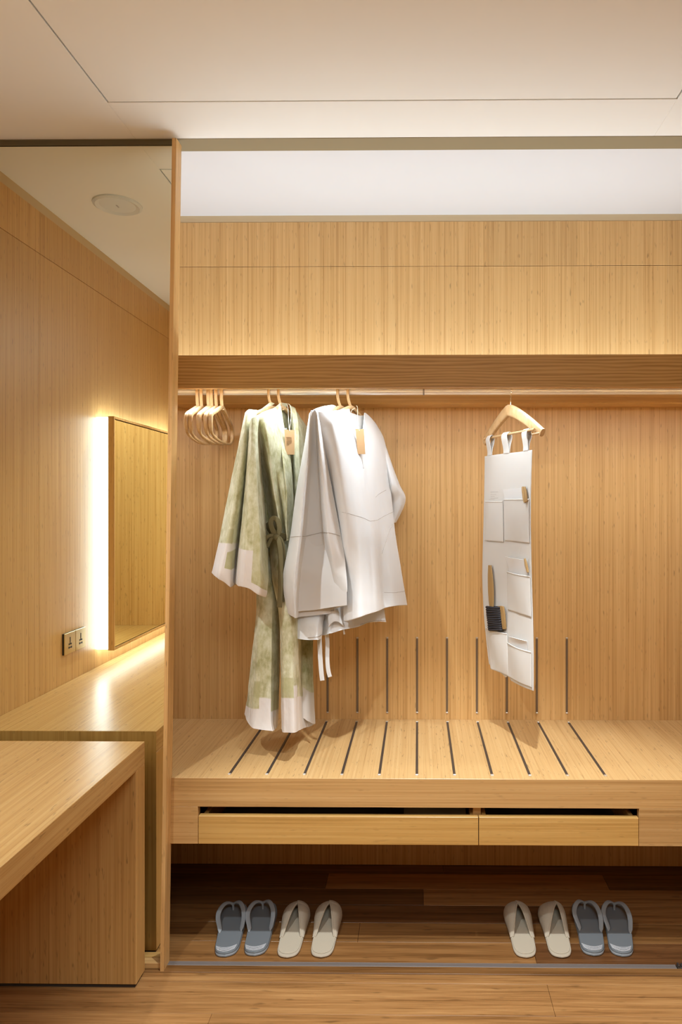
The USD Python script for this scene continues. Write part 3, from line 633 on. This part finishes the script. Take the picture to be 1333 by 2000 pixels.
# ------------------------------------------------------------------ white tops
def white_tube(name, rows, parent, back=.06, amp=.0035, seed=1, nr=110, nc=80, lines=()):
    P, Pf = pouch(rows, back, nr, nc, amp, seed)
    p = obj(name, tube_mesh(P), M['white_cotton'], parent, smooth=True)
    stitch(Pf, lines, p); return p, Pf
def stitch(P, lines, p):
    from scipy.ndimage import map_coordinates
    N = grid_normals(P); N = N * np.sign(-N[..., 1:2] + 1e-9); Q = P + N * .0012
    for ln in lines:
        rc = np.array(ln(np.linspace(0, 1, 60))) * [[P.shape[0] - 1, P.shape[1] - 1]]
        a = np.stack([map_coordinates(Q[..., k], rc.T, order=1, mode='nearest') for k in range(3)], 1)
        obj('seam_line', sweep(a, .0008, .0008, up=(0, 1, 0.1), n=6), M['thread_grey'], p)
def white_sheet(name, rows, parent, amp=.003, seed=1, nr=90, nc=60, t=.0025, lines=()):
    P = wrinkle(surface(pix(rows), nr, nc), amp, seed)
    p = obj(name, cloth(P, t), M['white_cotton'], parent, smooth=True); stitch(P, lines, p); return p, P

wc = thing('cotton_shirt', 'left white cotton shirt whose wide sleeve hangs in front of the green robe', 'shirt', at(667, 765, YR), 0)
white_tube('body', [
    [(607, 802, 2.24), (622, 796, 2.29), (638, 792, 2.33), (653, 791, 2.38), (662, 800, 2.42)],
    [(612, 870, 2.32), (628, 870, 2.30), (646, 870, 2.33), (662, 870, 2.38), (676, 870, 2.46)],
    [(585, 1000, 2.40), (610, 1002, 2.35), (635, 1002, 2.35), (660, 1000, 2.38), (690, 1000, 2.46)],
    [(560, 1150, 2.38), (582, 1153, 2.33), (606, 1153, 2.33), (628, 1150, 2.36), (660, 1150, 2.44)],
    [(555, 1215, 2.36), (578, 1222, 2.30), (602, 1224, 2.29), (620, 1222, 2.28), (632, 1215, 2.34)],
    [(553, 1239, 2.35), (577, 1247, 2.29), (600, 1250, 2.28), (620, 1250, 2.265), (629, 1247, 2.31)]], wc, back=.10, amp=.004, seed=41,
    lines=[lambda t: [(0.93 - .01 * x, .52 + .44 * x) for x in t]])
white_tube('sleeve', [
    [(604, 809, 2.23), (607, 804, 2.215), (611, 801, 2.22), (615, 801, 2.225), (619, 803, 2.22), (624, 806, 2.25)],
    [(594, 872, 2.23), (603, 872, 2.185), (610, 876, 2.225), (618, 876, 2.24), (625, 872, 2.19), (634, 872, 2.24)],
    [(579, 960, 2.23), (594, 960, 2.175), (604, 965, 2.25), (622, 965, 2.265), (633, 960, 2.21), (650, 960, 2.25)],
    [(567, 1047, 2.23), (586, 1045, 2.165), (598, 1045, 2.27), (628, 1038, 2.285), (641, 1038, 2.21), (667, 1046, 2.25)],
    [(555, 1110, 2.23), (578, 1113, 2.155), (590, 1115, 2.28), (638, 1110, 2.295), (654, 1110, 2.23), (676, 1105, 2.23)],
    [(552, 1140, 2.25), (575, 1153, 2.155), (585, 1160, 2.28), (646, 1150, 2.295), (656, 1150, 2.25), (679, 1152, 2.205)],
    [(563, 1198, 2.25), (576, 1207, 2.18), (584, 1205, 2.28), (650, 1197, 2.295), (657, 1189, 2.26), (679, 1182, 2.205)]], wc, back=.05, amp=.0025, seed=43,
    lines=[lambda t: [(0.505, .02 + .96 * x) for x in t]])

wd = thing('cotton_shirt', 'right white cotton shirt in front with an open neck and a paper tag', 'shirt', at(687, 765, YR), 0)
white_sheet('front', [
    [(622, 804, 2.225), (645, 803, 2.26), (668, 801, 2.32), (682, 799, 2.375), (687, 834, 2.385), (699, 842, 2.40), (709, 837, 2.43), (713, 806, 2.47), (730, 822, 2.54), (748, 852, 2.625)],
    [(632, 875, 2.25), (655, 868, 2.225), (675, 868, 2.265), (691, 875, 2.325), (698, 880, 2.345), (705, 885, 2.365), (712, 879, 2.40), (720, 870, 2.44), (738, 878, 2.51), (757, 890, 2.61)],
    [(648, 960, 2.28), (670, 962, 2.225), (688, 966, 2.25), (702, 970, 2.30), (709, 972, 2.32), (716, 975, 2.345), (722, 972, 2.38), (730, 968, 2.42), (744, 958, 2.50), (763, 950, 2.60)],
    [(660, 1050, 2.29), (680, 1053, 2.23), (698, 1056, 2.235), (714, 1058, 2.27), (721, 1059, 2.29), (728, 1060, 2.31), (735, 1058, 2.36), (742, 1055, 2.42), (754, 1050, 2.47), (772, 1040, 2.57)],
    [(670, 1140, 2.29), (685, 1143, 2.24), (702, 1145, 2.22), (719, 1145, 2.245), (727, 1145, 2.265), (735, 1145, 2.285), (741, 1142, 2.35), (747, 1140, 2.42), (764, 1138, 2.44), (787, 1130, 2.54)],
    [(672, 1213, 2.28), (684, 1212, 2.24), (702, 1206, 2.21), (719, 1200, 2.235), (729, 1197, 2.255), (738, 1194, 2.28), (745, 1191, 2.34), (751, 1188, 2.40), (770, 1184, 2.43), (796, 1182, 2.54)]], wd, amp=.0028, seed=47, nr=130, nc=110,
    lines=[lambda t: [(0.485 + .03 * x, .08 + .92 * x) for x in t], lambda t: [(0.86 + .02 * x, .80 + .20 * x) for x in t], lambda t: [(0.66 - .10 * x, .80 + .18 * x) for x in t], lambda t: [(.41, .80 + .15 * x) for x in t]])
white_sheet('back', [
    [(624, 806, 2.245), (650, 806, 2.31), (683, 806, 2.42), (702, 812, 2.47), (716, 812, 2.51), (732, 826, 2.57), (746, 852, 2.645)],
    [(640, 900, 2.34), (664, 880, 2.38), (690, 850, 2.44), (706, 850, 2.49), (722, 860, 2.54), (740, 880, 2.60), (757, 895, 2.65)],
    [(672, 1050, 2.38), (690, 1050, 2.40), (708, 1050, 2.46), (724, 1050, 2.52), (738, 1050, 2.56), (752, 1050, 2.61), (772, 1040, 2.62)],
    [(678, 1195, 2.36), (695, 1195, 2.40), (712, 1192, 2.46), (728, 1190, 2.50), (745, 1184, 2.55), (765, 1180, 2.58), (794, 1178, 2.58)]], wd, amp=.002, seed=53)
white_tube('sleeve', [
    [(733, 835, 2.60), (739, 840, 2.60), (745, 848, 2.63), (749, 854, 2.66)],
    [(747, 892, 2.61), (753, 892, 2.585), (761, 897, 2.60), (768, 912, 2.66)],
    [(758, 942, 2.61), (765, 942, 2.575), (774, 944, 2.59), (782, 948, 2.66)],
    [(763, 980, 2.63), (771, 984, 2.62), (782, 974, 2.62), (793, 974, 2.66)],
    [(764, 1018, 2.64), (767, 1020, 2.635), (770, 1021, 2.64), (774, 1020, 2.66)]], wd, back=.03, amp=.002, seed=59, nr=70, nc=40)
obj('placket', cloth(surface(pix([[(700, 845, 2.384), (705, 850, 2.388)], [(706, 890, 2.362), (710, 893, 2.366)], [(709, 915, 2.358), (711, 915, 2.360)]]), 20, 5), .004), M['white_cotton'], wd, smooth=True)
obj('neck_facing', cloth(surface(pix([[(686, 808, 2.415), (700, 813, 2.45), (714, 810, 2.49)], [(686, 822, 2.41), (700, 826, 2.445), (713, 824, 2.485)], [(688, 838, 2.405), (700, 841, 2.435), (711, 838, 2.475)]]), 16, 20), .002), M['canvas'], wd, smooth=True)

# trousers hung inside the white tops, only their lower edge shows
wt = thing('cotton_trousers', 'white cotton trousers showing below the hem of the right white shirt', 'trousers', at(690, 860, 2.42), 0)
white_tube('legs', [
    [(640, 1060, 2.38), (665, 1062, 2.34), (690, 1062, 2.36), (715, 1060, 2.42), (744, 1060, 2.50)],
    [(632, 1150, 2.38), (660, 1152, 2.33), (692, 1152, 2.33), (720, 1150, 2.40), (748, 1150, 2.48)],
    [(629, 1215, 2.37), (655, 1215, 2.31), (688, 1210, 2.31), (722, 1205, 2.37), (752, 1200, 2.45)],
    [(628, 1241, 2.36), (652, 1236, 2.30), (690, 1226, 2.30), (722, 1216, 2.36), (755, 1215, 2.44)]], wt, back=.06, amp=.003, seed=61,
    lines=[lambda t: [(0.90 - .02 * x, .62 + .36 * x) for x in t]])
white_sheet('pocket_flap', [[(640, 1192, 2.31), (652, 1192, 2.29), (660, 1190, 2.30)], [(643, 1225, 2.30), (656, 1214, 2.285), (672, 1224, 2.295)]], wt, amp=.001, nr=20, nc=20)
tp = thing('waist_tie', 'pair of narrow white cloth ties hanging below the white shirts', 'tie', at(632, 1245, 2.34), 0)
obj('tie', ribbon([(624, 1236, 2.34), (625, 1265, 2.335), (627, 1300, 2.33), (630, 1329, 2.33)], .0078, .0012), M['white_cotton'], tp, smooth=40)
obj('tie', ribbon([(637, 1230, 2.345), (640, 1260, 2.34), (640, 1292, 2.335), (645, 1322, 2.335)], .0072, .0012), M['white_cotton'], tp, smooth=40)
obj('tie', ribbon([(671, 1222, 2.32), (672, 1232, 2.318), (673, 1239, 2.317)], .003, .001, n=10), M['white_cotton'], tp, smooth=40)

# ------------------------------------------------------------------ paper tags
def tag_card(corners, depth_bulge, label, strings, lines):
    t = thing('paper_tag', label, 'tag', at(*corners[0]), 0)
    P = surface([[at(*corners[0]), at(*corners[1])], [at(*corners[3]), at(*corners[2])]], 14, 8)
    c = obj('card', cloth(P, .0012), M['kraft_card'], t, smooth=False)
    if lines:
        N = grid_normals(P); N = N * np.sign(-N[..., 1:2]); ms = []
        for r in np.linspace(.30, .62, 9):
            q = P[int(r * 13)] * (1 - (r * 13 % 1)) + P[min(13, int(r * 13) + 1)] * (r * 13 % 1) + N[6] * .0010
            ms.append(sweep(q[1:6 if r < .58 else 4], .0003, .0005, up=(0, 1, 0), n=4))
        obj('printed_lines', cat(*ms), M['kraft_print'], c)
    for s in strings: obj('string', sweep(curve(pix([s])[0], 24), .0009, .0009, up=(0, 1, .2), n=6), M['string'], t)
tag_card([(556, 839, 2.325), (575.5, 840, 2.335), (575.5, 888, 2.33), (558, 888, 2.32)], 0, 'small kraft paper tag with printed lines hanging at the neck of the green robe',
         [[(560, 790, 2.40), (563, 800, 2.385), (564, 820, 2.35), (566, 842, 2.327)], [(563, 789, 2.40), (569, 800, 2.385), (568, 822, 2.35), (566, 842, 2.327)]], True)
tag_card([(695, 838, 2.345), (711, 838, 2.355), (714, 887, 2.35), (699, 887, 2.34)], 0, 'plain kraft paper tag hanging at the neck of the white shirt',
         [[(696, 793, 2.41), (699, 800, 2.40), (699, 820, 2.37), (703, 842, 2.347)], [(694, 797, 2.40), (686, 806, 2.39), (690, 814, 2.38), (699, 814, 2.38)]], False)

# ------------------------------------------------------------------ hanging canvas organizer
PL, PR = np.array(at(946, 893, 2.58)), np.array(at(1042, 877, 2.27))
dirp = PR - PL; dirp[2] = 0; LEN = np.linalg.norm(dirp); dirp /= LEN
nrm = np.array([dirp[1], -dirp[0], 0.0]);  nrm *= -np.sign(nrm[1])
ZC = 1.627
def bend(a, h):
    """Swing of the canvas out of its plane."""
    return 0.012 * np.sin(h * 5.2 + 1.0) * (a - .4) + 0.006 * np.sin(a * 6.0 + h * 4) - 0.022 * np.clip(h - .5, 0, 1) * (a > -1) * (0.6 - a)
def swing(h): return .14 * np.clip((h - .42) / .38, 0, 1) ** 1.6
def canvas_pt(a, h, off=0.0): return PL * [1, 1, 0] + dirp * ((a + (1 - a) * swing(h)) * LEN) + np.array([0, 0, ZC - h]) + nrm * (bend(a, h) + off)
def to_canvas(u, v, off=0.0):
    d = at(u, v, 1.0) - [0, 0, EYE]; o = np.array([0, 0, EYE])
    k = ((PL + nrm * off - o) @ nrm) / (d @ nrm); p = o + d * k
    h = ZC - p[2]; a = (p - PL) @ dirp / LEN; w = swing(h); return (a - w) / (1 - w), h
og = thing('hanging_organizer', 'white canvas pocket organizer hanging from the wooden hanger by three loops', 'organizer', (*((PL + PR) / 2)[:2], ZC))
def bottom(a): return np.interp(a, [0, .36, .44, .5, .8, 1], [.775, .80, .785, .80, .80, .800]) + 0.0
def canvas_grid(a0, a1, h0, h1, off, nr=30, nc=20, bulge=0.0, top_open=0.0):
    A, T = np.meshgrid(np.linspace(0, 1, nc), np.linspace(0, 1, nr)); out = np.zeros((nr, nc, 3))
    for i in range(nr):
        for j in range(nc):
            a = a0 + (a1 - a0) * A[i, j]; lo = h1(a) if callable(h1) else h1; h = h0 + (lo - h0) * T[i, j]
            out[i, j] = canvas_pt(a, h, off + bulge * math.sin(math.pi * A[i, j]) * math.sin(math.pi * (.25 + .75 * T[i, j])) + top_open * math.sin(math.pi * A[i, j]) * (1 - T[i, j]) ** 2)
    return out
obj('sheet', cloth(wrinkle(canvas_grid(0, 1, 0, bottom, 0, 120, 50), .0012, 71), .0022), M['canvas'], og, smooth=True)
def pocket(u0, v0, u1, v1, lab=None, bulge=.006, op=.006):
    a0, h0 = to_canvas(u0, v0); a1, _ = to_canvas(u1, v0); _, h1 = to_canvas((u0 + u1) / 2, v1)
    a0, a1 = max(a0, .015), min(a1, .985); h1 = min(h1, .79)
    G_ = canvas_grid(a0, a1, h0, h1, .003, 30, 24, bulge, op)
    p = obj('pocket', cloth(wrinkle(G_, .0012, int(u0 + v0)), .002), M['canvas'], og, smooth=True)
    e = G_[0] + nrm * .0012
    obj('hem', sweep(e, .0016, .0026, up=(0, 0, 1), n=8), M['canvas'], p)
    return a0, a1, h0, h1
pk1 = pocket(951, 980, 984, 1057, bulge=.004, op=.002)
pk2 = pocket(986, 976, 1040, 1058, bulge=.008, op=.008)
pk3 = pocket(990, 1117, 1042, 1198, bulge=.007, op=.007)
pk4 = pocket(954, 1226, 990, 1318, bulge=.009, op=.010)
pk5 = pocket(991, 1256, 1040, 1350, bulge=.006, op=.003)
for u in (958, 991, 1028):
    a, _ = to_canvas(u, 890)
    w = 0.034; e = w / LEN / 2
    zb0 = 0.072
    prof = [(0, .002), (-.03, .004), (-.058, .009), (-.070, .004), (-.0745, -.001), (-.070, -.008), (-.055, -.012), (-.03, -.006), (0, -.002)]
    prof = np.array(curve([(h, o, 0) for h, o in prof], 40))
    obj('loop', cloth(np.array([[canvas_pt(a - e + 2 * e * k, h, o) for k in np.linspace(0, 1, 8)] for h, o, _ in prof]), .002), M['canvas'], og, smooth=True)
def print_lines(u0, u1, vs):
    ms = []
    for k, v in enumerate(vs):
        a0, h = to_canvas(u0, v); a1, _ = to_canvas(u1 - (k % 3) * 3, v)
        ms.append(sweep([canvas_pt(a0 + (a1 - a0) * t, h, .0014 if v < 975 else .0085) for t in np.linspace(0, 1, 8)], .0003, .0006, up=(0, 0, 1), n=4))
    return cat(*ms)
obj('printed_text', print_lines(961, 975, (961, 966, 969.5, 973, 976)), M['print_grey'], og)

# wooden hanger for the organizer
hx = at(998, 765, YR)[0]
wh = thing('clothes_hanger', 'wide flat wooden hanger with a metal hook carrying the canvas organizer', 'clothes hanger', (hx, YR, ZR))
mid = (PL + PR) / 2; ang = math.atan2(dirp[1], dirp[0])
cx = np.array([hx, YR, 0]); L2 = 0.196
def hp_(s, z, o=0): return np.array([hx, YR, 0]) + dirp * s + nrm * o + np.array([0, 0, z])
ztopn = at(996, 795, YR)[2]
arm = []
for s in np.linspace(-1, 1, 61):
    z = ztopn - .012 - .098 * abs(s) ** 1.25; arm.append(hp_(s * L2, z, .010 * (1 - abs(s)) - .004))
armp = np.array(arm); s_ = np.abs(np.linspace(-1, 1, 61))
obj('shoulder_board', sweep(armp, .0115 - .003 * s_, .021 - .007 * s_, up=(0, 0, 1), n=14, power=3.2), M['hanger_bamboo'], wh, smooth=40)
bar_z = ZC + .068
obj('trouser_bar', sweep([canvas_pt(-.03, -.067, -.001), canvas_pt(.5, -.067, -.001), canvas_pt(1.03, -.067, -.001)], .0045, .0045, n=12), M['hanger_bamboo'], wh, smooth=40)
for a_, s__ in ((.985, .98), (.015, -.98)): obj('bar_pin', sweep([canvas_pt(a_, -.060, -.001), canvas_pt(a_, -.052, -.001), hp_(L2 * s__, ztopn - .012 - .098)], .004, .004, up=(1, 0, 0), n=8), M['hanger_bamboo'], wh)
hk = [(0, .0155 * math.cos(t), .0155 * math.sin(t)) for t in np.radians(np.linspace(-50, 190, 24))] + [(0, -.0140, -.014), (0, -.006, -.026), (0, 0, -.034), (0, 0, ztopn - ZR - .004)]
hk = np.array(hk) + [hx, YR, ZR]
obj('metal_hook', sweep(curve(hk, 70), .0019, .0019, up=(1, 0, 0), n=8), M['chrome'], wh, smooth=40, label='thin metal hook')
# things in its pockets
def pocket_sheet(rows, t): return cloth(surface([[canvas_pt(*to_canvas(u, v, o), o) for (u, v, o) in r] for r in rows], 24, 16), t)
e1 = thing('linen_pouch', 'folded white pouch standing in the upper right pocket of the organizer', 'pouch', canvas_pt(*to_canvas(1005, 1000)))
obj('body', pocket_sheet([[(983, 956, .004), (1005, 954, .007), (1028, 951, .004)], [(986, 974, .004), (1006, 974, .005), (1031, 973, .004)], [(988, 988, .0028), (1007, 988, .003), (1032, 986, .0028)]], .002), M['white_cotton'], e1, smooth=40)
e1c = thing('clothes_peg', 'small brown wooden peg beside the pouch in the upper right pocket', 'peg', canvas_pt(*to_canvas(1028, 970)))
def stick(u0, v0, u1, v1, w, off, m, T, name='body', n=12):
    a, b = canvas_pt(*to_canvas(u0, v0, off), off), canvas_pt(*to_canvas(u1, v1, off), off)
    return obj(name, sweep(np.linspace(a, b, n), w * np.sin(np.linspace(.55, 2.6, n)), .0032, up=nrm, n=10, power=3), m, T, smooth=40)
stick(1023, 951, 1029, 982, .0075, .013, M['brush_wood'], e1c, 'jaw'); stick(1027, 951, 1033, 980, .0075, .009, M['brush_wood'], e1c, 'jaw')
e2 = thing('linen_pouch', 'folded white pouch leaning out of the middle right pocket of the organizer', 'pouch', canvas_pt(*to_canvas(1010, 1130)))
obj('body', pocket_sheet([[(985, 1087, .010), (1006, 1091, .014), (1030, 1093, .008)], [(992, 1110, .006), (1008, 1112, .007), (1034, 1114, .006)], [(994, 1126, .0028), (1010, 1128, .003), (1034, 1128, .0028)]], .002), M['white_cotton'], e2, smooth=40)
e2c = thing('wooden_pick', 'slim wooden stick beside the pouch in the middle right pocket', 'stick', canvas_pt(*to_canvas(1031, 1100)))
stick(1028.5, 1091, 1035, 1118, .006, .012, M['brush_wood'], e2c)
e3 = thing('shoe_brush', 'wooden shoe brush handle standing in the lower left pocket', 'brush', canvas_pt(*to_canvas(958, 1180)))
stick(958.5, 1104, 961, 1196, .021, .009, M['brush_wood'], e3, 'handle', 24)
obj('head', pocket_sheet([[(972, 1184, .010), (978, 1184, .014), (982, 1186, .012)], [(974, 1206, .009), (981, 1206, .012), (985, 1206, .010)], [(976, 1229, .006), (981, 1229, .008), (986, 1228, .006)]], .007), M['brush_wood'], e3, smooth=40)
e4 = thing('cord_bundle', 'dark coiled cord bundle in front of the brush in the lower left pocket', 'cord', canvas_pt(*to_canvas(963, 1205)))
for k in range(11):
    v = 1186 + k * 4.3
    c0, c1 = to_canvas(952.5 + k * .35, v, .016), to_canvas(973.5 + k * .3, v + 1.5, .016)
    ring = [canvas_pt(c0[0] + (c1[0] - c0[0]) * (.5 + .5 * math.cos(q)), c0[1] + (c1[1] - c0[1]) * (.5 + .5 * math.cos(q)) + .0012 * math.sin(q * 2 + k), .016 + .008 * math.sin(q)) for q in np.linspace(0, 2 * math.pi, 29)[:-1]]
    obj('coil', sweep(ring, .0045, .0045, up=(0, 0, 1), n=8, closed=True), M['cord_black'], e4, smooth=40)
e5 = thing('card_packet', 'small white packet lying in the mouth of the lower right pocket', 'packet', canvas_pt(*to_canvas(1010, 1250)))
obj('body', pocket_sheet([[(992, 1243, .009), (1010, 1247, .013), (1030, 1252, .009)], [(992, 1257, .005), (1010, 1258, .006), (1031, 1260, .005)], [(994, 1268, .0028), (1010, 1270, .003), (1031, 1271, .0028)]], .002), M['white_cotton'], e5, smooth=40)

# ------------------------------------------------------------------ slippers (each in its own frame: heel at -y, toe at +y, ground at z = 0)
def outline(n=72, L=0.285, wide=0.052, heel=0.036, skew=0.004):
    t = np.linspace(0, 2 * np.pi, n, endpoint=False); y = -np.cos(t) * L / 2; s = (y / L + .5)
    base = np.interp(s, [0, .04, .12, .3, .5, .72, .86, .96, 1], [0.0, .55, .86, .93, .96, 1.0, .90, .52, 0.0])
    prof = PchipInterpolator([0, .015, .06, .15, .35, .55, .75, .9, .975, 1], [0, .42, .74, .88, .90, .94, 1.0, .84, .42, 0])(np.clip(s, 0, 1))
    w = (heel + (wide - heel) * np.clip((s - .1) / .6, 0, 1)) * prof
    w = np.maximum(wide * .90 * (prof) * (0.84 + .16 * s), 0)
    x = np.where(t < np.pi, w, -w) + skew * np.sin(s * np.pi)
    return np.stack([x, y], 1)
def sole_mesh(o, z0, z1, inset=.004):
    n = len(o); c = o.mean(0)
    def ring(k, z): 
        q = o - c; r = np.linalg.norm(q, axis=1, keepdims=True); q = q * (1 - k / np.maximum(r, .02)); q = q + c
        return np.column_stack([q, np.full(n, z)])
    R = [ring(inset, z0), ring(0, z0 + inset * .8), ring(0, z1 - inset * .8), ring(inset, z1)]
    v = np.vstack(R + [[*c, z0], [*c, z1]]); f = []
    for k in range(3):
        for i in range(n):
            j = (i + 1) % n; f += [[k * n + i, k * n + j, (k + 1) * n + j], [k * n + i, (k + 1) * n + j, (k + 1) * n + i]]
    for i in range(n):
        j = (i + 1) % n; f += [[4 * n, j, i], [4 * n + 1, 3 * n + i, 3 * n + j]]
    return v, f
def half_width(o, y):
    r = o[(o[:, 0] - 0) >= o[:, 0].mean() - .2]; n = len(o) // 2
    right = o[:n + 1]; left = np.vstack([o[n:], o[:1]])[::-1]
    return np.interp(y, right[:, 1], right[:, 0]), np.interp(y, left[:, 1], left[:, 0])

def make_flipflop(label, loc, rz, group):
    t = thing('flip_flop', label, 'flip-flop', loc, rz, group); o = outline(wide=.056)
    obj('sole', sole_mesh(o, 0, .016), M['rubber_grey'], t, local=True, smooth=40)
    obj('midsole', sole_mesh(o * 1.012, 0.001, .009, .002), M['rubber_light'], t, local=True, smooth=40)
    # ribbed heel: curved light ribs
    hl = []
    for k in range(4):
        y0 = -.138 + k * .0058; x1, x0 = half_width(o, y0 + .012)
        w = min(x1, -x0) * .92
        p = [(w * q, y0 + .012 * q * q + .002, .0164) for q in np.linspace(-1, 1, 24)]
        hl.append(sweep(p, .0010, .0010, n=6))
    q = obj('heel_ribs', cat(*hl), M['rubber_white'], t, local=True, smooth=40, label='pale curved ribs on the heel')
    # thong strap: two arms from the toe post, arching over the foot
    for sgn in (1, -1):
        x1, x0 = half_width(o, -.020); e = (x1 if sgn > 0 else x0)
        c = [(0.000, .088, .036), (sgn * .013, .083, .046), (sgn * .030, .058, .053), (sgn * .0425, .022, .043), (e * .93, -.012, .027), (e * .86, -.040, .016)]
        cc = curve(c, 40)
        obj('strap', sweep(cc, np.interp(np.linspace(0, 1, 40), [0, .7, .9, 1], [.0065, .0085, .0075, .002]), np.linspace(.0035, .0028, 40), up=np.column_stack([-cc[:, 0] * 6, np.zeros(40), np.ones(40)]), n=10, power=2.6), M['rubber_light'], t, local=True, smooth=40)
    obj('toe_post', sweep([(0, .090, .014), (0, .089, .026), (0, .088, .037)], .0042, .0042, up=(1, 0, 0), n=10), M['rubber_light'], t, local=True, smooth=40)
    return t

def make_slipper(label, loc, rz, group, tw=0.0):
    t = thing('cloth_slipper', label, 'slipper', loc, rz, group); o = outline(L=.268, wide=.054, skew=.002)
    obj('sole', sole_mesh(o, 0, .010), M['slipper_linen'], t, local=True, smooth=40)
    obj('insole', sole_mesh(o * .93, .0095, .0125, .0015), M['slipper_linen_inside'], t, local=True, smooth=40)
    L = .268
    for sgn in (1, -1):
        G_ = []
        for s in np.linspace(.34, .995, 44):
            y = (s - .5) * L; x1, x0 = half_width(o, y); e = (x1 if sgn > 0 else x0)
            k = np.clip((s - .34) / (.84 - .34), 0, 1)
            inner = e * (1 - k ** 0.9) * .80 + (0.004 + tw) * k                    # edge of the opening, meeting over the toes
            inner = inner if s < .84 else (0.004 + tw) * 1.0 - sgn * .004 * min(1, (s - .84) / .05)
            top = .012 + .042 * math.sin(min(1, (s - .34) / .42) * math.pi / 2) * math.sqrt(max(0, 1 - max(0, (s - .62) / .38) ** 2.4))
            row = []
            for q in np.linspace(0, 1, 16):
                x = e + (inner - e) * (1 - math.cos(q * math.pi / 2)) * 1.0
                z = .010 + (top - .010) * math.sin(q * math.pi / 2)
                row.append((x, y, z + (.002 if sgn > 0 and s > .8 else 0)))
            G_.append(row)
        P = np.array(G_)
        if sgn > 0: P = P[:, ::-1]
        p = obj('upper', cloth(P, .0035), M['slipper_linen'], t, local=True, smooth=True)
        ed = np.array(G_)[:34, -1]
        obj('piping', sweep(ed, .0034, .0034, up=(0, 0, 1), n=8), M['slipper_linen'], p, local=True, smooth=40)
    return t
def place(maker, heel, toe, label, group, L, **kw):
    h, e = np.array(floor_pt(*heel)), np.array(floor_pt(*toe)); d = e - h; c = (h + e) / 2
    return maker(label, (c[0], c[1], 0.0), math.atan2(-d[0], d[1]), group, **kw)
def floor_pt(u, v):
    d = at(u, v, 1.0) - [0, 0, EYE]; k = -EYE / d[2]; return d[0] * k, d[1] * k
G1, G2 = 'grey flip-flops on the closet floor', 'beige cloth slippers on the closet floor'
place(make_flipflop, (440, 1871), (459, 1768), 'leftmost blue grey flip-flop at the left end of the shoe row', G1, .285)
place(make_flipflop, (497, 1869), (517, 1766), 'blue grey flip-flop between the leftmost flip-flop and a beige slipper', G1, .285)
place(make_slipper, (561, 1871), (583, 1777), 'beige cloth slipper beside the two left flip-flops', G2, .268)
place(make_slipper, (627, 1871), (645, 1776), 'beige cloth slipper at the right end of the left four shoes', G2, .268)
place(make_slipper, (1028, 1871), (1006, 1777), 'beige cloth slipper at the left end of the right four shoes', G2, .268)
place(make_slipper, (1097, 1871), (1073, 1777), 'beige cloth slipper with a twisted flap beside the right flip-flops', G2, .268, tw=.016)
place(make_flipflop, (1160, 1869), (1139, 1766), 'grey flip-flop between a beige slipper and the rightmost flip-flop', G1, .285)
place(make_flipflop, (1216, 1873), (1197, 1766), 'rightmost grey flip-flop at the right end of the shoe row', G1, .285)
